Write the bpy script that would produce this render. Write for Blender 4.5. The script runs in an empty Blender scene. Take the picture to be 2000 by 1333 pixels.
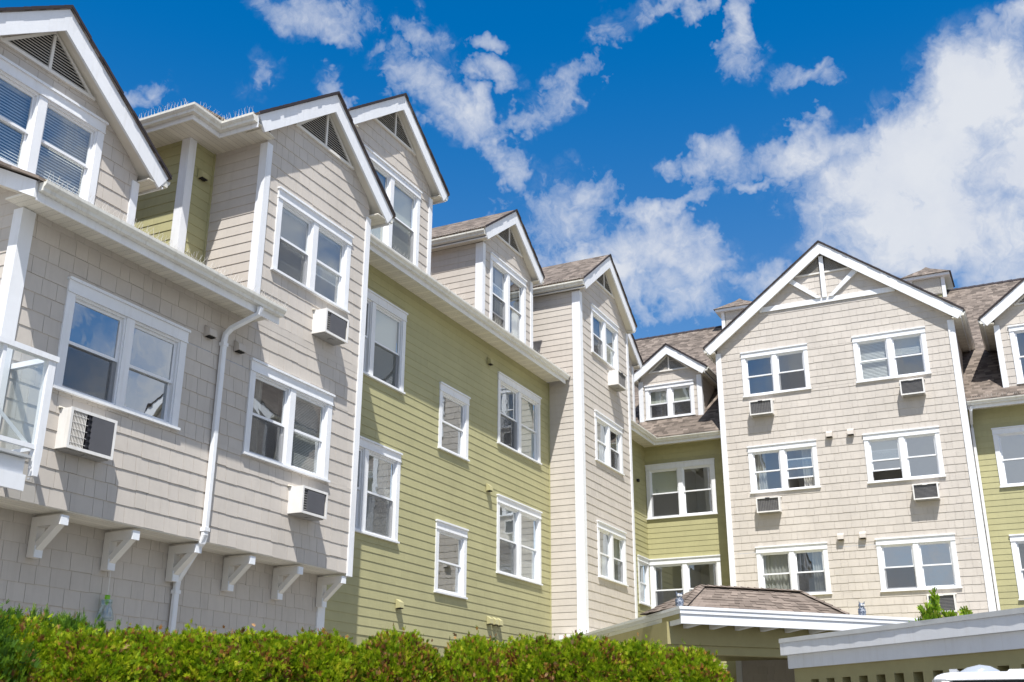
import bpy, bmesh, math, random
import numpy as np
from mathutils import Vector, Matrix
R = math.radians
random.seed(7)
rng = np.random.default_rng(11)
sc = bpy.context.scene
col = sc.collection
Z0 = 1.6                                   # eye height; every z below is given from eye level
# ------------------------------------------------------------------ camera, sky, sun, exposure
RIGHT = Vector((0.44202605, -0.89699721, 0.00299597))
UP = Vector((-0.30921446, -0.14923904, 0.93920931))
FWD = Vector((0.84202101, 0.41608138, 0.34333205))
cd = bpy.data.cameras.new('camera'); cam = bpy.data.objects.new('camera', cd); col.objects.link(cam)
cd.sensor_width = 36; cd.lens = 2108.68 / 2000 * 36; cd.clip_start = 0.05; cd.clip_end = 2000
m = Matrix((RIGHT, UP, -FWD)).transposed().to_4x4(); m.translation = (0, 0, Z0); cam.matrix_world = m
cd.dof.use_dof = True; cd.dof.focus_distance = 17.0; cd.dof.aperture_fstop = 5.0
sc.camera = cam
SUN = Vector((-1.67, -1.0, 3.53)).normalized()
sl = bpy.data.lights.new('sun', 'SUN'); sl.energy = 4.7; sl.angle = R(0.53); sl.color = (1.0, 0.972, 0.925)
so = bpy.data.objects.new('sun', sl); col.objects.link(so); so.location = (-20, -12, 45)
so.rotation_euler = SUN.to_track_quat('Z', 'Y').to_euler()
sc.view_settings.view_transform = 'Standard'; sc.view_settings.look = 'None'
sc.view_settings.exposure = 0.66; sc.view_settings.gamma = 1
sc.render.engine = 'CYCLES'
sc.cycles.max_bounces = 8; sc.cycles.transparent_max_bounces = 16; sc.cycles.caustics_reflective = False; sc.cycles.caustics_refractive = False

W = bpy.data.worlds.new('World'); sc.world = W; W.use_nodes = True
nt = W.node_tree; nt.nodes.clear()
class NT:
    """small helper for node trees"""
    def __init__(s, tree): s.t = tree
    def n(s, typ, inp=None, **kw):
        nd = s.t.nodes.new(typ)
        for k, v in kw.items(): setattr(nd, k, v)
        for k, v in (inp or {}).items():
            if hasattr(v, 'is_output') or isinstance(v, bpy.types.NodeSocket): s.t.links.new(v, nd.inputs[k])
            else: nd.inputs[k].default_value = v
        return nd
    def math(s, op, a, b=None, c=None, clamp=False):
        d = {0: a}
        if b is not None: d[1] = b
        if c is not None: d[2] = c
        return s.n('ShaderNodeMath', d, operation=op, use_clamp=clamp).outputs[0]
    def ramp(s, fac, stops, interp='LINEAR'):
        nd = s.n('ShaderNodeValToRGB', {0: fac}); cr = nd.color_ramp; cr.interpolation = interp
        while len(cr.elements) < len(stops): cr.elements.new(0.5)
        for e, (p, c) in zip(cr.elements, stops):
            e.position = p; e.color = (*c, 1) if len(c) == 3 else c
        return nd.outputs[0]
    def mix(s, fac, a, b, mode='MIX'):
        nd = s.t.nodes.new('ShaderNodeMix'); nd.data_type = 'RGBA'; nd.blend_type = mode
        for sock, v in ((nd.inputs[0], fac), (nd.inputs[6], a), (nd.inputs[7], b)):
            if isinstance(v, bpy.types.NodeSocket): s.t.links.new(v, sock)
            else: sock.default_value = v if not isinstance(v, tuple) else ((*v, 1) if len(v) == 3 else v)
        return nd.outputs[2]
    def noise(s, vec, scale, detail=2, rough=.5, dist=0, dim='3D'):
        d = {'Scale': scale, 'Detail': detail, 'Roughness': rough, 'Distortion': dist}
        if vec is not None: d['Vector'] = vec
        return s.n('ShaderNodeTexNoise', d, noise_dimensions=dim).outputs[0]
w = NT(nt)
sky = w.n('ShaderNodeTexSky', sky_type='NISHITA', sun_disc=False)
sky.sun_elevation = math.asin(SUN.z); sky.sun_rotation = math.atan2(SUN.x, SUN.y)
sky.altitude = 300; sky.air_density = 1.0; sky.dust_density = 0.25; sky.ozone_density = 3.0
tc = w.n('ShaderNodeTexCoord').outputs['Generated']
sep = w.n('ShaderNodeSeparateXYZ', {0: tc})
az = w.math('MULTIPLY', w.math('ARCTAN2', sep.outputs[1], sep.outputs[0]), 180 / math.pi)
el = w.math('MULTIPLY', w.math('ARCSINE', sep.outputs[2]), 180 / math.pi)
ae = w.n('ShaderNodeCombineXYZ', {0: az, 1: el}).outputs[0]
BL = [(39.0,36.29,-0.2782,-0.0448,0.0572,-0.8916,1),(37.37,35.59,-0.6933,-0.2441,0.2472,-1.2842,0.7),(31.83,35.86,-0.5164,-0.2102,0.2643,-1.1124,0.9),(27.9,35.61,-0.9708,0.0158,-0.0246,-1.8,0.7),(31.56,33.33,-0.3189,-0.2978,0.3317,-0.5265,1.1),(29.48,32.12,-0.3118,-0.3533,0.488,-0.6152,1.1),(28.52,31.1,-0.532,-0.7198,0.8065,-0.8323,0.8),(26.64,29.62,-0.7724,0.0047,-0.0026,-0.8996,0.9),(27.14,33.84,-0.6903,-0.1429,0.2004,-1.4769,0.8),(23.66,32.92,-0.3002,0.2756,-0.6265,-1.0326,0.9),(25.4,31.9,-0.5246,0.1095,-0.2379,-1.7202,0.8),(20.06,36.36,-0.3963,0.4155,-0.6005,-0.9635,0.8),(17.61,37.2,-0.4465,-0.0285,0.1397,-1.8406,0.8),(15.02,36.81,-1.055,-0.0881,0.2142,-2.2517,0.6),(12.43,35.11,-1.0541,-0.2912,0.1007,-0.4342,0.95),(12.13,33.57,-0.9837,-0.554,0.3454,-0.8003,0.8),(9.49,32.99,-0.5052,-0.2287,0.5621,-1.4914,0.7),(41.54,32.86,-1.1542,-0.4693,0.1999,-0.7791,0.55),(46.89,31.31,-0.8785,0.1309,-0.303,-1.8103,0.45),(48.38,30.42,-0.9454,0.1488,-0.3548,-1.9938,0.5),(37.1,32.45,-0.6804,-0.5729,0.6565,-1.1261,0.8),(33.99,34.6,-0.789,0.5255,-0.7109,-1.5897,0.45),(23.29,27.39,-0.3889,-0.0065,0.0174,-0.7478,0.36),(23.01,25.91,-0.3038,-0.0056,0.0209,-0.8264,0.36),(17.99,25.06,-0.3594,-0.0184,0.0359,-0.6219,1.1),(20.98,23.98,-0.2619,-0.0082,0.035,-0.9266,1.0),(15.42,24.24,-0.3758,-0.0981,0.1936,-0.8096,1.0),(17.54,22.62,-0.2324,-0.0123,0.0362,-0.6194,0.75),(12.15,22.39,-0.4793,-0.0419,0.0931,-1.047,0.8),(16.12,26.81,-0.4888,0.3307,-1.0746,-2.0156,0.6),(17.65,25.98,-1.13,-0.0611,0.0731,-1.249,0.9),(3.1,27.2,-0.1493,0.0184,-0.0224,-0.331,1.3),(-0.58,30.22,-0.2922,0.1102,-0.0861,-0.3001,1.4),(2.7,24.6,-0.1517,-0.0226,0.0681,-0.3925,1.2),(7.24,29.0,-0.2135,0.022,-0.0279,-0.7129,1.1),(5.78,23.26,-0.2243,-0.0288,0.0901,-0.6441,1.0),(-0.31,22.83,-0.3733,-0.0614,0.0599,-0.3326,0.9),(-2.53,32.91,-0.3959,0.1863,-0.2648,-0.7784,0.8),(13.61,28.84,-0.4512,-0.2884,0.3914,-0.7418,0.75),(16.86,29.31,-0.8747,-0.054,0.1339,-1.9045,0.6),(12.13,27.45,-0.578,0.0805,-0.2363,-2.7181,0.6),(7.75,24.81,-0.4078,-0.048,0.0991,-0.7686,0.5),(0.33,21.94,-0.3441,0.0336,-0.1317,-1.3402,0.6),(-3.21,26.7,-0.3459,-0.0644,0.0359,-0.1563,1.3)]
def blobs(vec, k=.79):
    acc = None
    for q_, (a0, e0, m00, m01, m10, m11, amp) in enumerate(BL):
        if q_ < 22: amp *= .72
        q = w.n('ShaderNodeVectorMath', {0: vec, 1: (a0, e0, 0)}, operation='SUBTRACT').outputs[0]
        x = w.n('ShaderNodeVectorMath', {0: q, 1: (m00 * k, m01 * k, 0)}, operation='DOT_PRODUCT').outputs['Value']
        y = w.n('ShaderNodeVectorMath', {0: q, 1: (m10 * k, m11 * k, 0)}, operation='DOT_PRODUCT').outputs['Value']
        d2 = w.math('MULTIPLY_ADD', x, x, w.math('MULTIPLY', y, y))
        g = w.math('MULTIPLY_ADD', d2, -amp, amp, clamp=False)
        acc = g if acc is None else w.math('MAXIMUM', acc, g)
    return w.math('MAXIMUM', acc, -0.5)
# billowing distortion of the cloud outlines, then fractal edges and wisps
dn = w.n('ShaderNodeTexNoise', {'Vector': tc, 'Scale': 22.0, 'Detail': 4.0, 'Roughness': .6}).outputs['Color']
dis = w.n('ShaderNodeVectorMath', {0: dn, 1: (.5, .5, .5)}, operation='SUBTRACT').outputs[0]
dis = w.n('ShaderNodeVectorMath', {0: dis, 'Scale': 4.6}, operation='SCALE').outputs[0]
ae2 = w.n('ShaderNodeVectorMath', {0: ae, 1: dis}, operation='ADD').outputs[0]
cloudmap = blobs(ae2)
warp = w.n('ShaderNodeVectorMath', {0: w.n('ShaderNodeVectorMath', {0: dn, 'Scale': .05}, operation='SCALE').outputs[0], 1: tc}, operation='ADD').outputs[0]
fine = w.noise(warp, 15.0, 12, .60, .2)
wisp = w.noise(warp, 46.0, 8, .68, .6)
broad = w.noise(tc, 3.1, 4, .5, .3)
far = w.n('ShaderNodeMapRange', {0: broad, 1: .37, 2: .62, 3: -.35, 4: 1.25}).outputs[0]
far = w.math('ADD', far, w.n('ShaderNodeMapRange', {0: el, 1: 6.0, 2: 34.0, 3: .65, 4: 0.0}).outputs[0])
azd = w.math('ABSOLUTE', w.math('SUBTRACT', az, 25.0))
inside = w.n('ShaderNodeMapRange', {0: azd, 1: 33.0, 2: 46.0, 3: 1.0, 4: 0.0}, interpolation_type='SMOOTHSTEP').outputs[0]
ine = w.n('ShaderNodeMapRange', {0: el, 1: 39.0, 2: 48.0, 3: 1.0, 4: 0.0}, interpolation_type='SMOOTHSTEP').outputs[0]
inside = w.math('MULTIPLY', inside, ine)
cov = w.math('ADD', w.math('MULTIPLY', cloudmap, inside), w.math('MULTIPLY', far, w.math('SUBTRACT', 1.0, inside)))
dens = w.math('ADD', w.math('ADD', w.math('MULTIPLY', cov, 1.15), w.math('MULTIPLY', w.math('SUBTRACT', fine, .5), 2.6)), w.math('MULTIPLY', w.math('SUBTRACT', wisp, .5), 1.1))
mask = w.n('ShaderNodeMapRange', {0: dens, 1: .10, 2: 1.30, 3: 0.0, 4: 1.0}).outputs[0]
veil = w.math('MULTIPLY', w.n('ShaderNodeMapRange', {0: w.math('ADD', cov, w.math('MULTIPLY', w.math('SUBTRACT', wisp, .5), 1.6)), 1: -.15, 2: 1.2}, interpolation_type='SMOOTHSTEP').outputs[0], .24)
mask = w.math('MULTIPLY', w.math('MAXIMUM', w.math('POWER', mask, .85), veil), .96)
shade = w.noise(tc, 11.0, 7, .6)
core = w.n('ShaderNodeMapRange', {0: w.math('ADD', w.math('MULTIPLY', shade, 1.3), w.math('MULTIPLY', dens, .22)), 1: .50, 2: 1.15}).outputs[0]
ccol = w.mix(core, (4.1, 4.45, 5.25), (5.2, 5.4, 5.75))
deep = w.n('ShaderNodeHueSaturation', {'Hue': .5, 'Saturation': 1.56, 'Value': 1.16, 'Color': sky.outputs[0]}).outputs[0]
pale = w.n('ShaderNodeHueSaturation', {'Hue': .5, 'Saturation': 1.0, 'Value': .92, 'Color': sky.outputs[0]}).outputs[0]
hs = w.mix(w.n('ShaderNodeMapRange', {0: el, 1: 5.0, 2: 37.0}, interpolation_type='SMOOTHSTEP').outputs[0], pale, deep)
skyc = w.mix(mask, hs, ccol)
bg = w.n('ShaderNodeBackground', {0: skyc, 1: .094})
out = w.n('ShaderNodeOutputWorld', {0: bg.outputs[0]})
W.cycles.sampling_method = 'MANUAL'; W.cycles.sample_map_resolution = 1024

# ------------------------------------------------------------------ materials
def new_mat(name):
    mt = bpy.data.materials.new(name); mt.use_nodes = True
    t = NT(mt.node_tree); b = mt.node_tree.nodes['Principled BSDF']
    return mt, t, b
def link(t, a, b): t.t.links.new(a, b)
def rnd_piece(t):
    g = t.n('ShaderNodeNewGeometry'); o = t.n('ShaderNodeObjectInfo')
    return t.math('FRACT', t.math('ADD', t.math('MULTIPLY', g.outputs['Random Per Island'], 1.0), t.math('MULTIPLY', o.outputs['Random'], 7.31))), g.outputs['Position']
def paint(name, c, rough=.55, var=.05, dirt=.1, grain=(40, 40, 4), gstr=.12, spec=.3, tint=None, streak=0.):
    mt, t, b = new_mat(name)
    r, pos = rnd_piece(t)
    v = t.math('MULTIPLY_ADD', r, 2 * var, 1 - var)
    d = t.noise(pos, .9, 5, .6)
    d2 = t.noise(pos, 7.0, 4, .65)
    v = t.math('MULTIPLY', v, t.n('ShaderNodeMapRange', {0: d, 1: .3, 2: .7, 3: 1 - dirt, 4: 1 + dirt * .4}).outputs[0])
    v = t.math('MULTIPLY', v, t.n('ShaderNodeMapRange', {0: d2, 1: .3, 2: .7, 3: 1 - dirt * .35, 4: 1 + dirt * .25}).outputs[0])
    cc = t.mix(1.0, c, t.n('ShaderNodeCombineXYZ', {0: v, 1: v, 2: v}).outputs[0], 'MULTIPLY')
    if streak:
        mp = t.n('ShaderNodeMapping', {0: pos, 3: (9, 9, .7)}).outputs[0]
        s = t.n('ShaderNodeMapRange', {0: t.noise(mp, 1.6, 4, .6), 1: .52, 2: .74, 3: 0, 4: streak}).outputs[0]
        cc = t.mix(s, cc, tint or (.25, .22, .17))
    link(t, cc, b.inputs['Base Color'])
    b.inputs['Roughness'].default_value = rough; b.inputs['Specular IOR Level'].default_value = spec
    if gstr:
        mp = t.n('ShaderNodeMapping', {0: pos, 3: grain}).outputs[0]
        bp = t.n('ShaderNodeBump', {'Strength': gstr, 'Distance': .004, 'Height': t.noise(mp, 1.0, 4, .6)})
        link(t, bp.outputs[0], b.inputs['Normal'])
    return mt
TAN = (.552, .504, .450); GRN = (.405, .382, .205)
M = {}
M['tan_shingle'] = paint('tan_shingle_paint', TAN, .6, .032, .09, (45, 45, 3.5), .22, .3, (.36, .32, .275), .20)
M['tan_lap'] = paint('tan_lap_paint', TAN, .6, .04, .09, (5, 5, 60), .12, .3, (.36, .32, .275), .20)
M['green_lap'] = paint('olive_lap_paint', GRN, .58, .04, .10, (5, 5, 60), .12, .3, (.27, .26, .15), .20)
M['olive'] = paint('olive_beam_paint', (.37, .33, .165), .55, .02, .12, (4, 4, 40), .1)
M['white'] = paint('white_trim_paint', (.80, .81, .83), .42, .015, .07, (6, 6, 6), .10, .4, (.42, .38, .32), .16)
M['vinyl'] = paint('white_vinyl', (.82, .83, .85), .3, .0, .04, gstr=0, spec=.5)
M['gutter'] = paint('cream_gutter_metal', (.74, .72, .65), .38, .02, .10, gstr=0, spec=.5, tint=(.36, .29, .2), streak=.38)
M['soffit'] = paint('cream_soffit', (.74, .70, .61), .6, .0, .06, gstr=0)
def m_soffit(name, axis):
    mt, t, b = new_mat(name); pos = t.n('ShaderNodeNewGeometry').outputs['Position']; s = t.n('ShaderNodeSeparateXYZ', {0: pos})
    a = t.math('FRACT', t.math('DIVIDE', s.outputs[axis], .10)); g = t.math('LESS_THAN', a, .09)
    o = t.math('FRACT', t.math('DIVIDE', s.outputs[1 - axis], .016)); fine = t.math('FRACT', t.math('DIVIDE', s.outputs[axis], .02))
    hole = t.math('MULTIPLY', t.math('GREATER_THAN', o, .62), t.math('GREATER_THAN', fine, .62)); pan = t.math('GREATER_THAN', t.math('FRACT', t.math('DIVIDE', s.outputs[axis], .30)), .36)
    hole = t.math('MULTIPLY', hole, pan)
    cc = t.mix(t.math('MAXIMUM', t.math('MULTIPLY', g, .30), t.math('MULTIPLY', hole, .75)), (.74, .70, .61), (.16, .14, .11))
    cc = t.mix(1.0, cc, t.n('ShaderNodeMapRange', {0: t.noise(pos, 2.0, 4), 1: .3, 2: .7, 3: .92, 4: 1.04}).outputs[0], 'MULTIPLY')
    link(t, cc, b.inputs['Base Color']); b.inputs['Roughness'].default_value = .6; return mt
M['soffit_x'] = m_soffit('perforated_soffit_x', 0); M['soffit_y'] = m_soffit('perforated_soffit_y', 1)
M['bracket'] = paint('bracket_paint', (.74, .71, .66), .5, .01, .08, (20, 20, 20), .1)
M['block'] = paint('white_block', (.82, .84, .87), .45, .0, .08, gstr=0)
M['tan_hood'] = paint('tan_hood_paint', TAN, .5, .02, .08, gstr=0)
M['green_hood'] = paint('olive_hood_paint', (.43, .40, .215), .5, .02, .08, gstr=0)
M['louver'] = paint('grey_louver_paint', (.50, .47, .42), .5, .02, .08, gstr=0)
M['dark'] = paint('dark_void', (.03, .028, .026), .8, 0, 0, gstr=0, spec=.1)
M['ac_white'] = paint('ac_white_metal', (.80, .78, .75), .35, .0, .14, gstr=0, spec=.5, tint=(.35, .27, .17), streak=.22)
M['ac_grey'] = paint('ac_grey_filter', (.105, .105, .115), .75, .0, .15, (60, 60, 60), .3)
M['ac_fin'] = paint('ac_fins', (.30, .29, .28), .55, .05, .1, gstr=0)
M['ac_black'] = paint('ac_black', (.02, .02, .025), .5, 0, 0, gstr=0)
M['coil'] = paint('ac_coil', (.20, .16, .11), .6, .1, .3, (80, 80, 80), .3)
M['flash'] = paint('grey_cap_flashing', (.47, .48, .48), .4, .02, .12, gstr=0, spec=.5)
M['spike'] = paint('clear_spikes', (.72, .70, .66), .3, .05, 0, gstr=0, spec=.6)
M['spike_base'] = paint('spike_base', (.55, .46, .30), .5, .05, .1, gstr=0)
M['room'] = paint('room_wall', (.46, .43, .38), .9, 0, .1, gstr=0)
M['blind'] = paint('blind_vinyl', (.86, .85, .82), .5, .03, .03, gstr=0)
M['shade'] = paint('roller_shade', (.66, .66, .56), .8, 0, .04, gstr=0)
M['car_white'] = paint('car_white_paint', (.80, .81, .82), .15, 0, .01, gstr=0, spec=.6)
M['rubber'] = paint('rubber', (.02, .02, .02), .7, 0, .1, gstr=0)
M['metal'] = paint('grey_metal', (.35, .36, .38), .35, 0, .05, gstr=0, spec=.6)
M['edge'] = paint('roof_edge', (.035, .028, .032), .8, .1, .1, gstr=0)
def m_plastic_sheet():
    mt, t, b = new_mat('curtain_cloth')
    b.inputs['Base Color'].default_value = (.75, .72, .66, 1); b.inputs['Roughness'].default_value = .9
    tr = t.n('ShaderNodeBsdfTranslucent', {0: (.75, .72, .66, 1)}); mx = t.n('ShaderNodeMixShader', {0: .35, 1: b.outputs[0], 2: tr.outputs[0]})
    link(t, mx.outputs[0], t.t.nodes['Material Output'].inputs[0]); return mt
M['curtain'] = m_plastic_sheet()
def m_glass(name, tint=(.90, .94, .94), boost=2.2, base=.05, wav=.035, top=.40):
    mt, t, b = new_mat(name); t.t.nodes.remove(b)
    r, pos = rnd_piece(t)
    off = t.n('ShaderNodeVectorMath', {0: pos, 1: t.n('ShaderNodeCombineXYZ', {0: t.math('MULTIPLY', r, 50.0)}).outputs[0]}, operation='ADD').outputs[0]
    bp = t.n('ShaderNodeBump', {'Strength': wav, 'Distance': .02, 'Height': t.noise(off, 1.7, 2, .45, 1.2)})
    fr = t.n('ShaderNodeFresnel', {'IOR': 1.5, 'Normal': bp.outputs[0]})
    fac = t.math('MINIMUM', t.math('MULTIPLY_ADD', fr.outputs[0], boost, base, clamp=True), top)
    gl = t.n('ShaderNodeBsdfGlossy', {'Color': (.93, .97, 1, 1), 'Roughness': .0, 'Normal': bp.outputs[0]})
    tr = t.n('ShaderNodeBsdfTransparent', {0: (*tint, 1)})
    mx = t.n('ShaderNodeMixShader', {0: fac, 1: tr.outputs[0], 2: gl.outputs[0]})
    link(t, mx.outputs[0], t.t.nodes['Material Output'].inputs[0]); return mt
M['glass'] = m_glass('window_glass', boost=2.4, base=.15)
M['mirror_glass'] = m_glass('coated_window_glass', (.70, .76, .78), 2.6, .36, .07, .62)
M['rail_glass'] = m_glass('clear_rail_glass', (.96, .975, .97), .28, .0, 0.0)
M['bottle'] = m_glass('blue_bottle_glass', (.80, .88, .91), 1.3, .05)
M['carglass'] = m_glass('dark_car_glass', (.05, .05, .06), 1.2, .02)
def m_screen():
    mt, t, b = new_mat('insect_screen')
    b.inputs['Base Color'].default_value = (.055, .055, .06, 1); b.inputs['Roughness'].default_value = .7
    tr = t.n('ShaderNodeBsdfTransparent'); mx = t.n('ShaderNodeMixShader', {0: .45, 1: tr.outputs[0], 2: b.outputs[0]})
    link(t, mx.outputs[0], t.t.nodes['Material Output'].inputs[0]); return mt
M['screen'] = m_screen()
def m_roof(name, axis, base=(.158, .130, .110), h=.074, wd=.17):
    mt, t, b = new_mat(name)
    pos = t.n('ShaderNodeNewGeometry').outputs['Position']; s = t.n('ShaderNodeSeparateXYZ', {0: pos})
    row = t.math('DIVIDE', s.outputs[2], h); ri = t.math('FLOOR', row); rf = t.math('FRACT', row)
    off = t.n('ShaderNodeTexWhiteNoise', {'W': ri}, noise_dimensions='1D').outputs[0]
    tt = t.math('ADD', t.math('DIVIDE', s.outputs[axis], wd), t.math('MULTIPLY', off, 9.0))
    wob = t.math('MULTIPLY', t.math('SUBTRACT', t.noise(t.n('ShaderNodeCombineXYZ', {0: t.math('MULTIPLY', tt, 1.7), 1: t.math('MULTIPLY', ri, 3.1)}).outputs[0], 1.0, 1), .5), .7)
    tt = t.math('ADD', tt, wob); ti = t.math('FLOOR', tt)
    wn = t.n('ShaderNodeTexWhiteNoise', {'Vector': t.n('ShaderNodeCombineXYZ', {0: ti, 1: ri}).outputs[0]}, noise_dimensions='2D').outputs[0]
    up = t.math('GREATER_THAN', wn, .45)
    c0 = Vector(base)
    cc = t.ramp(wn, [(0, tuple(c0 * .55)), (.35, tuple(c0 * .85)), (.7, tuple(c0 * 1.12)), (1, tuple(c0 * 1.5))])
    gr = t.noise(pos, 260, 2, .6)
    cc = t.mix(1.0, cc, t.n('ShaderNodeMapRange', {0: gr, 1: .3, 2: .7, 3: .78, 4: 1.2}).outputs[0], 'MULTIPLY')
    bigd = t.n('ShaderNodeMapRange', {0: t.noise(pos, .8, 4), 1: .3, 2: .7, 3: .86, 4: 1.1}).outputs[0]
    cc = t.mix(1.0, cc, bigd, 'MULTIPLY')
    link(t, cc, b.inputs['Base Color']); b.inputs['Roughness'].default_value = .92; b.inputs['Specular IOR Level'].default_value = .15
    hgt = t.math('ADD', t.math('MULTIPLY', t.math('SUBTRACT', 1.0, rf), .7), t.math('MULTIPLY', up, .6))
    bp = t.n('ShaderNodeBump', {'Strength': 1.0, 'Distance': .016, 'Height': hgt}); link(t, bp.outputs[0], b.inputs['Normal'])
    return mt
M['roof_x'] = m_roof('roof_shingle_along_x', 0); M['roof_y'] = m_roof('roof_shingle_along_y', 1)
M['roof_tab'] = paint('canopy_shingle', (.185, .150, .126), .92, .26, .12, (200, 200, 200), .35, .15)
def m_ground(name, c1, c2, scale):
    mt, t, b = new_mat(name); pos = t.n('ShaderNodeNewGeometry').outputs['Position']
    cc = t.mix(t.noise(pos, scale, 6, .65), c1, c2); cc = t.mix(.35, cc, t.mix(t.noise(pos, 90, 2, .6), c1, c2))
    link(t, cc, b.inputs['Base Color']); b.inputs['Roughness'].default_value = .9
    bp = t.n('ShaderNodeBump', {'Strength': .4, 'Distance': .01, 'Height': t.noise(pos, 60, 3, .6)}); link(t, bp.outputs[0], b.inputs['Normal']); return mt
M['asphalt'] = m_ground('worn_asphalt', (.15, .147, .14), (.21, .205, .195), .6)
M['paving'] = m_ground('concrete_paving', (.36, .35, .32), (.45, .43, .40), .8)
def m_leaf(name, stops, brown=.0, transl=.35, scale=2.2):
    mt, t, b = new_mat(name)
    r, pos = rnd_piece(t)
    cl = t.n('ShaderNodeMapRange', {0: t.noise(pos, 11.0, 3, .6), 1: .3, 2: .7}).outputs[0]
    cc = t.ramp(t.math('ADD', t.math('MULTIPLY', r, .5), t.math('MULTIPLY', cl, .5)), stops)
    if brown:
        nz = t.noise(pos, scale, 3, .6)
        thr = t.math('ADD', t.math('MULTIPLY', nz, 1.0), t.math('MULTIPLY', t.math('FRACT', t.math('MULTIPLY', r, 17.3)), .34))
        f = t.n('ShaderNodeMapRange', {0: thr, 1: brown, 2: brown + .03}).outputs[0]
        bc = t.ramp(t.math('FRACT', t.math('MULTIPLY', r, 29.7)), [(0, (.10, .045, .022)), (.45, (.26, .115, .035)), (.8, (.50, .23, .045)), (1, (.58, .36, .20))])
        cc = t.mix(f, cc, bc)
    link(t, cc, b.inputs['Base Color']); b.inputs['Roughness'].default_value = .55; b.inputs['Specular IOR Level'].default_value = .25
    tr = t.n('ShaderNodeBsdfTranslucent', {0: cc}); mx = t.n('ShaderNodeMixShader', {0: transl, 1: b.outputs[0], 2: tr.outputs[0]})
    link(t, mx.outputs[0], t.t.nodes['Material Output'].inputs[0]); return mt
M['cedar'] = m_leaf('cedar_foliage', [(.05, (.075, .15, .006)), (.35, (.19, .31, .008)), (.65, (.34, .44, .012)), (.95, (.58, .56, .04))], .775, .45, 7.0)
M['yew'] = m_leaf('yew_foliage', [(0, (.035, .085, .014)), (.45, (.075, .17, .016)), (.75, (.18, .31, .02)), (1, (.36, .46, .05))], .88, .4)
M['plant'] = m_leaf('shrub_leaf', [(0, (.10, .21, .012)), (.5, (.22, .37, .02)), (1, (.48, .46, .08))], 0)
M['bark'] = paint('bark', (.11, .075, .05), .9, .1, .3, (30, 30, 6), .5, .1)

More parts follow.
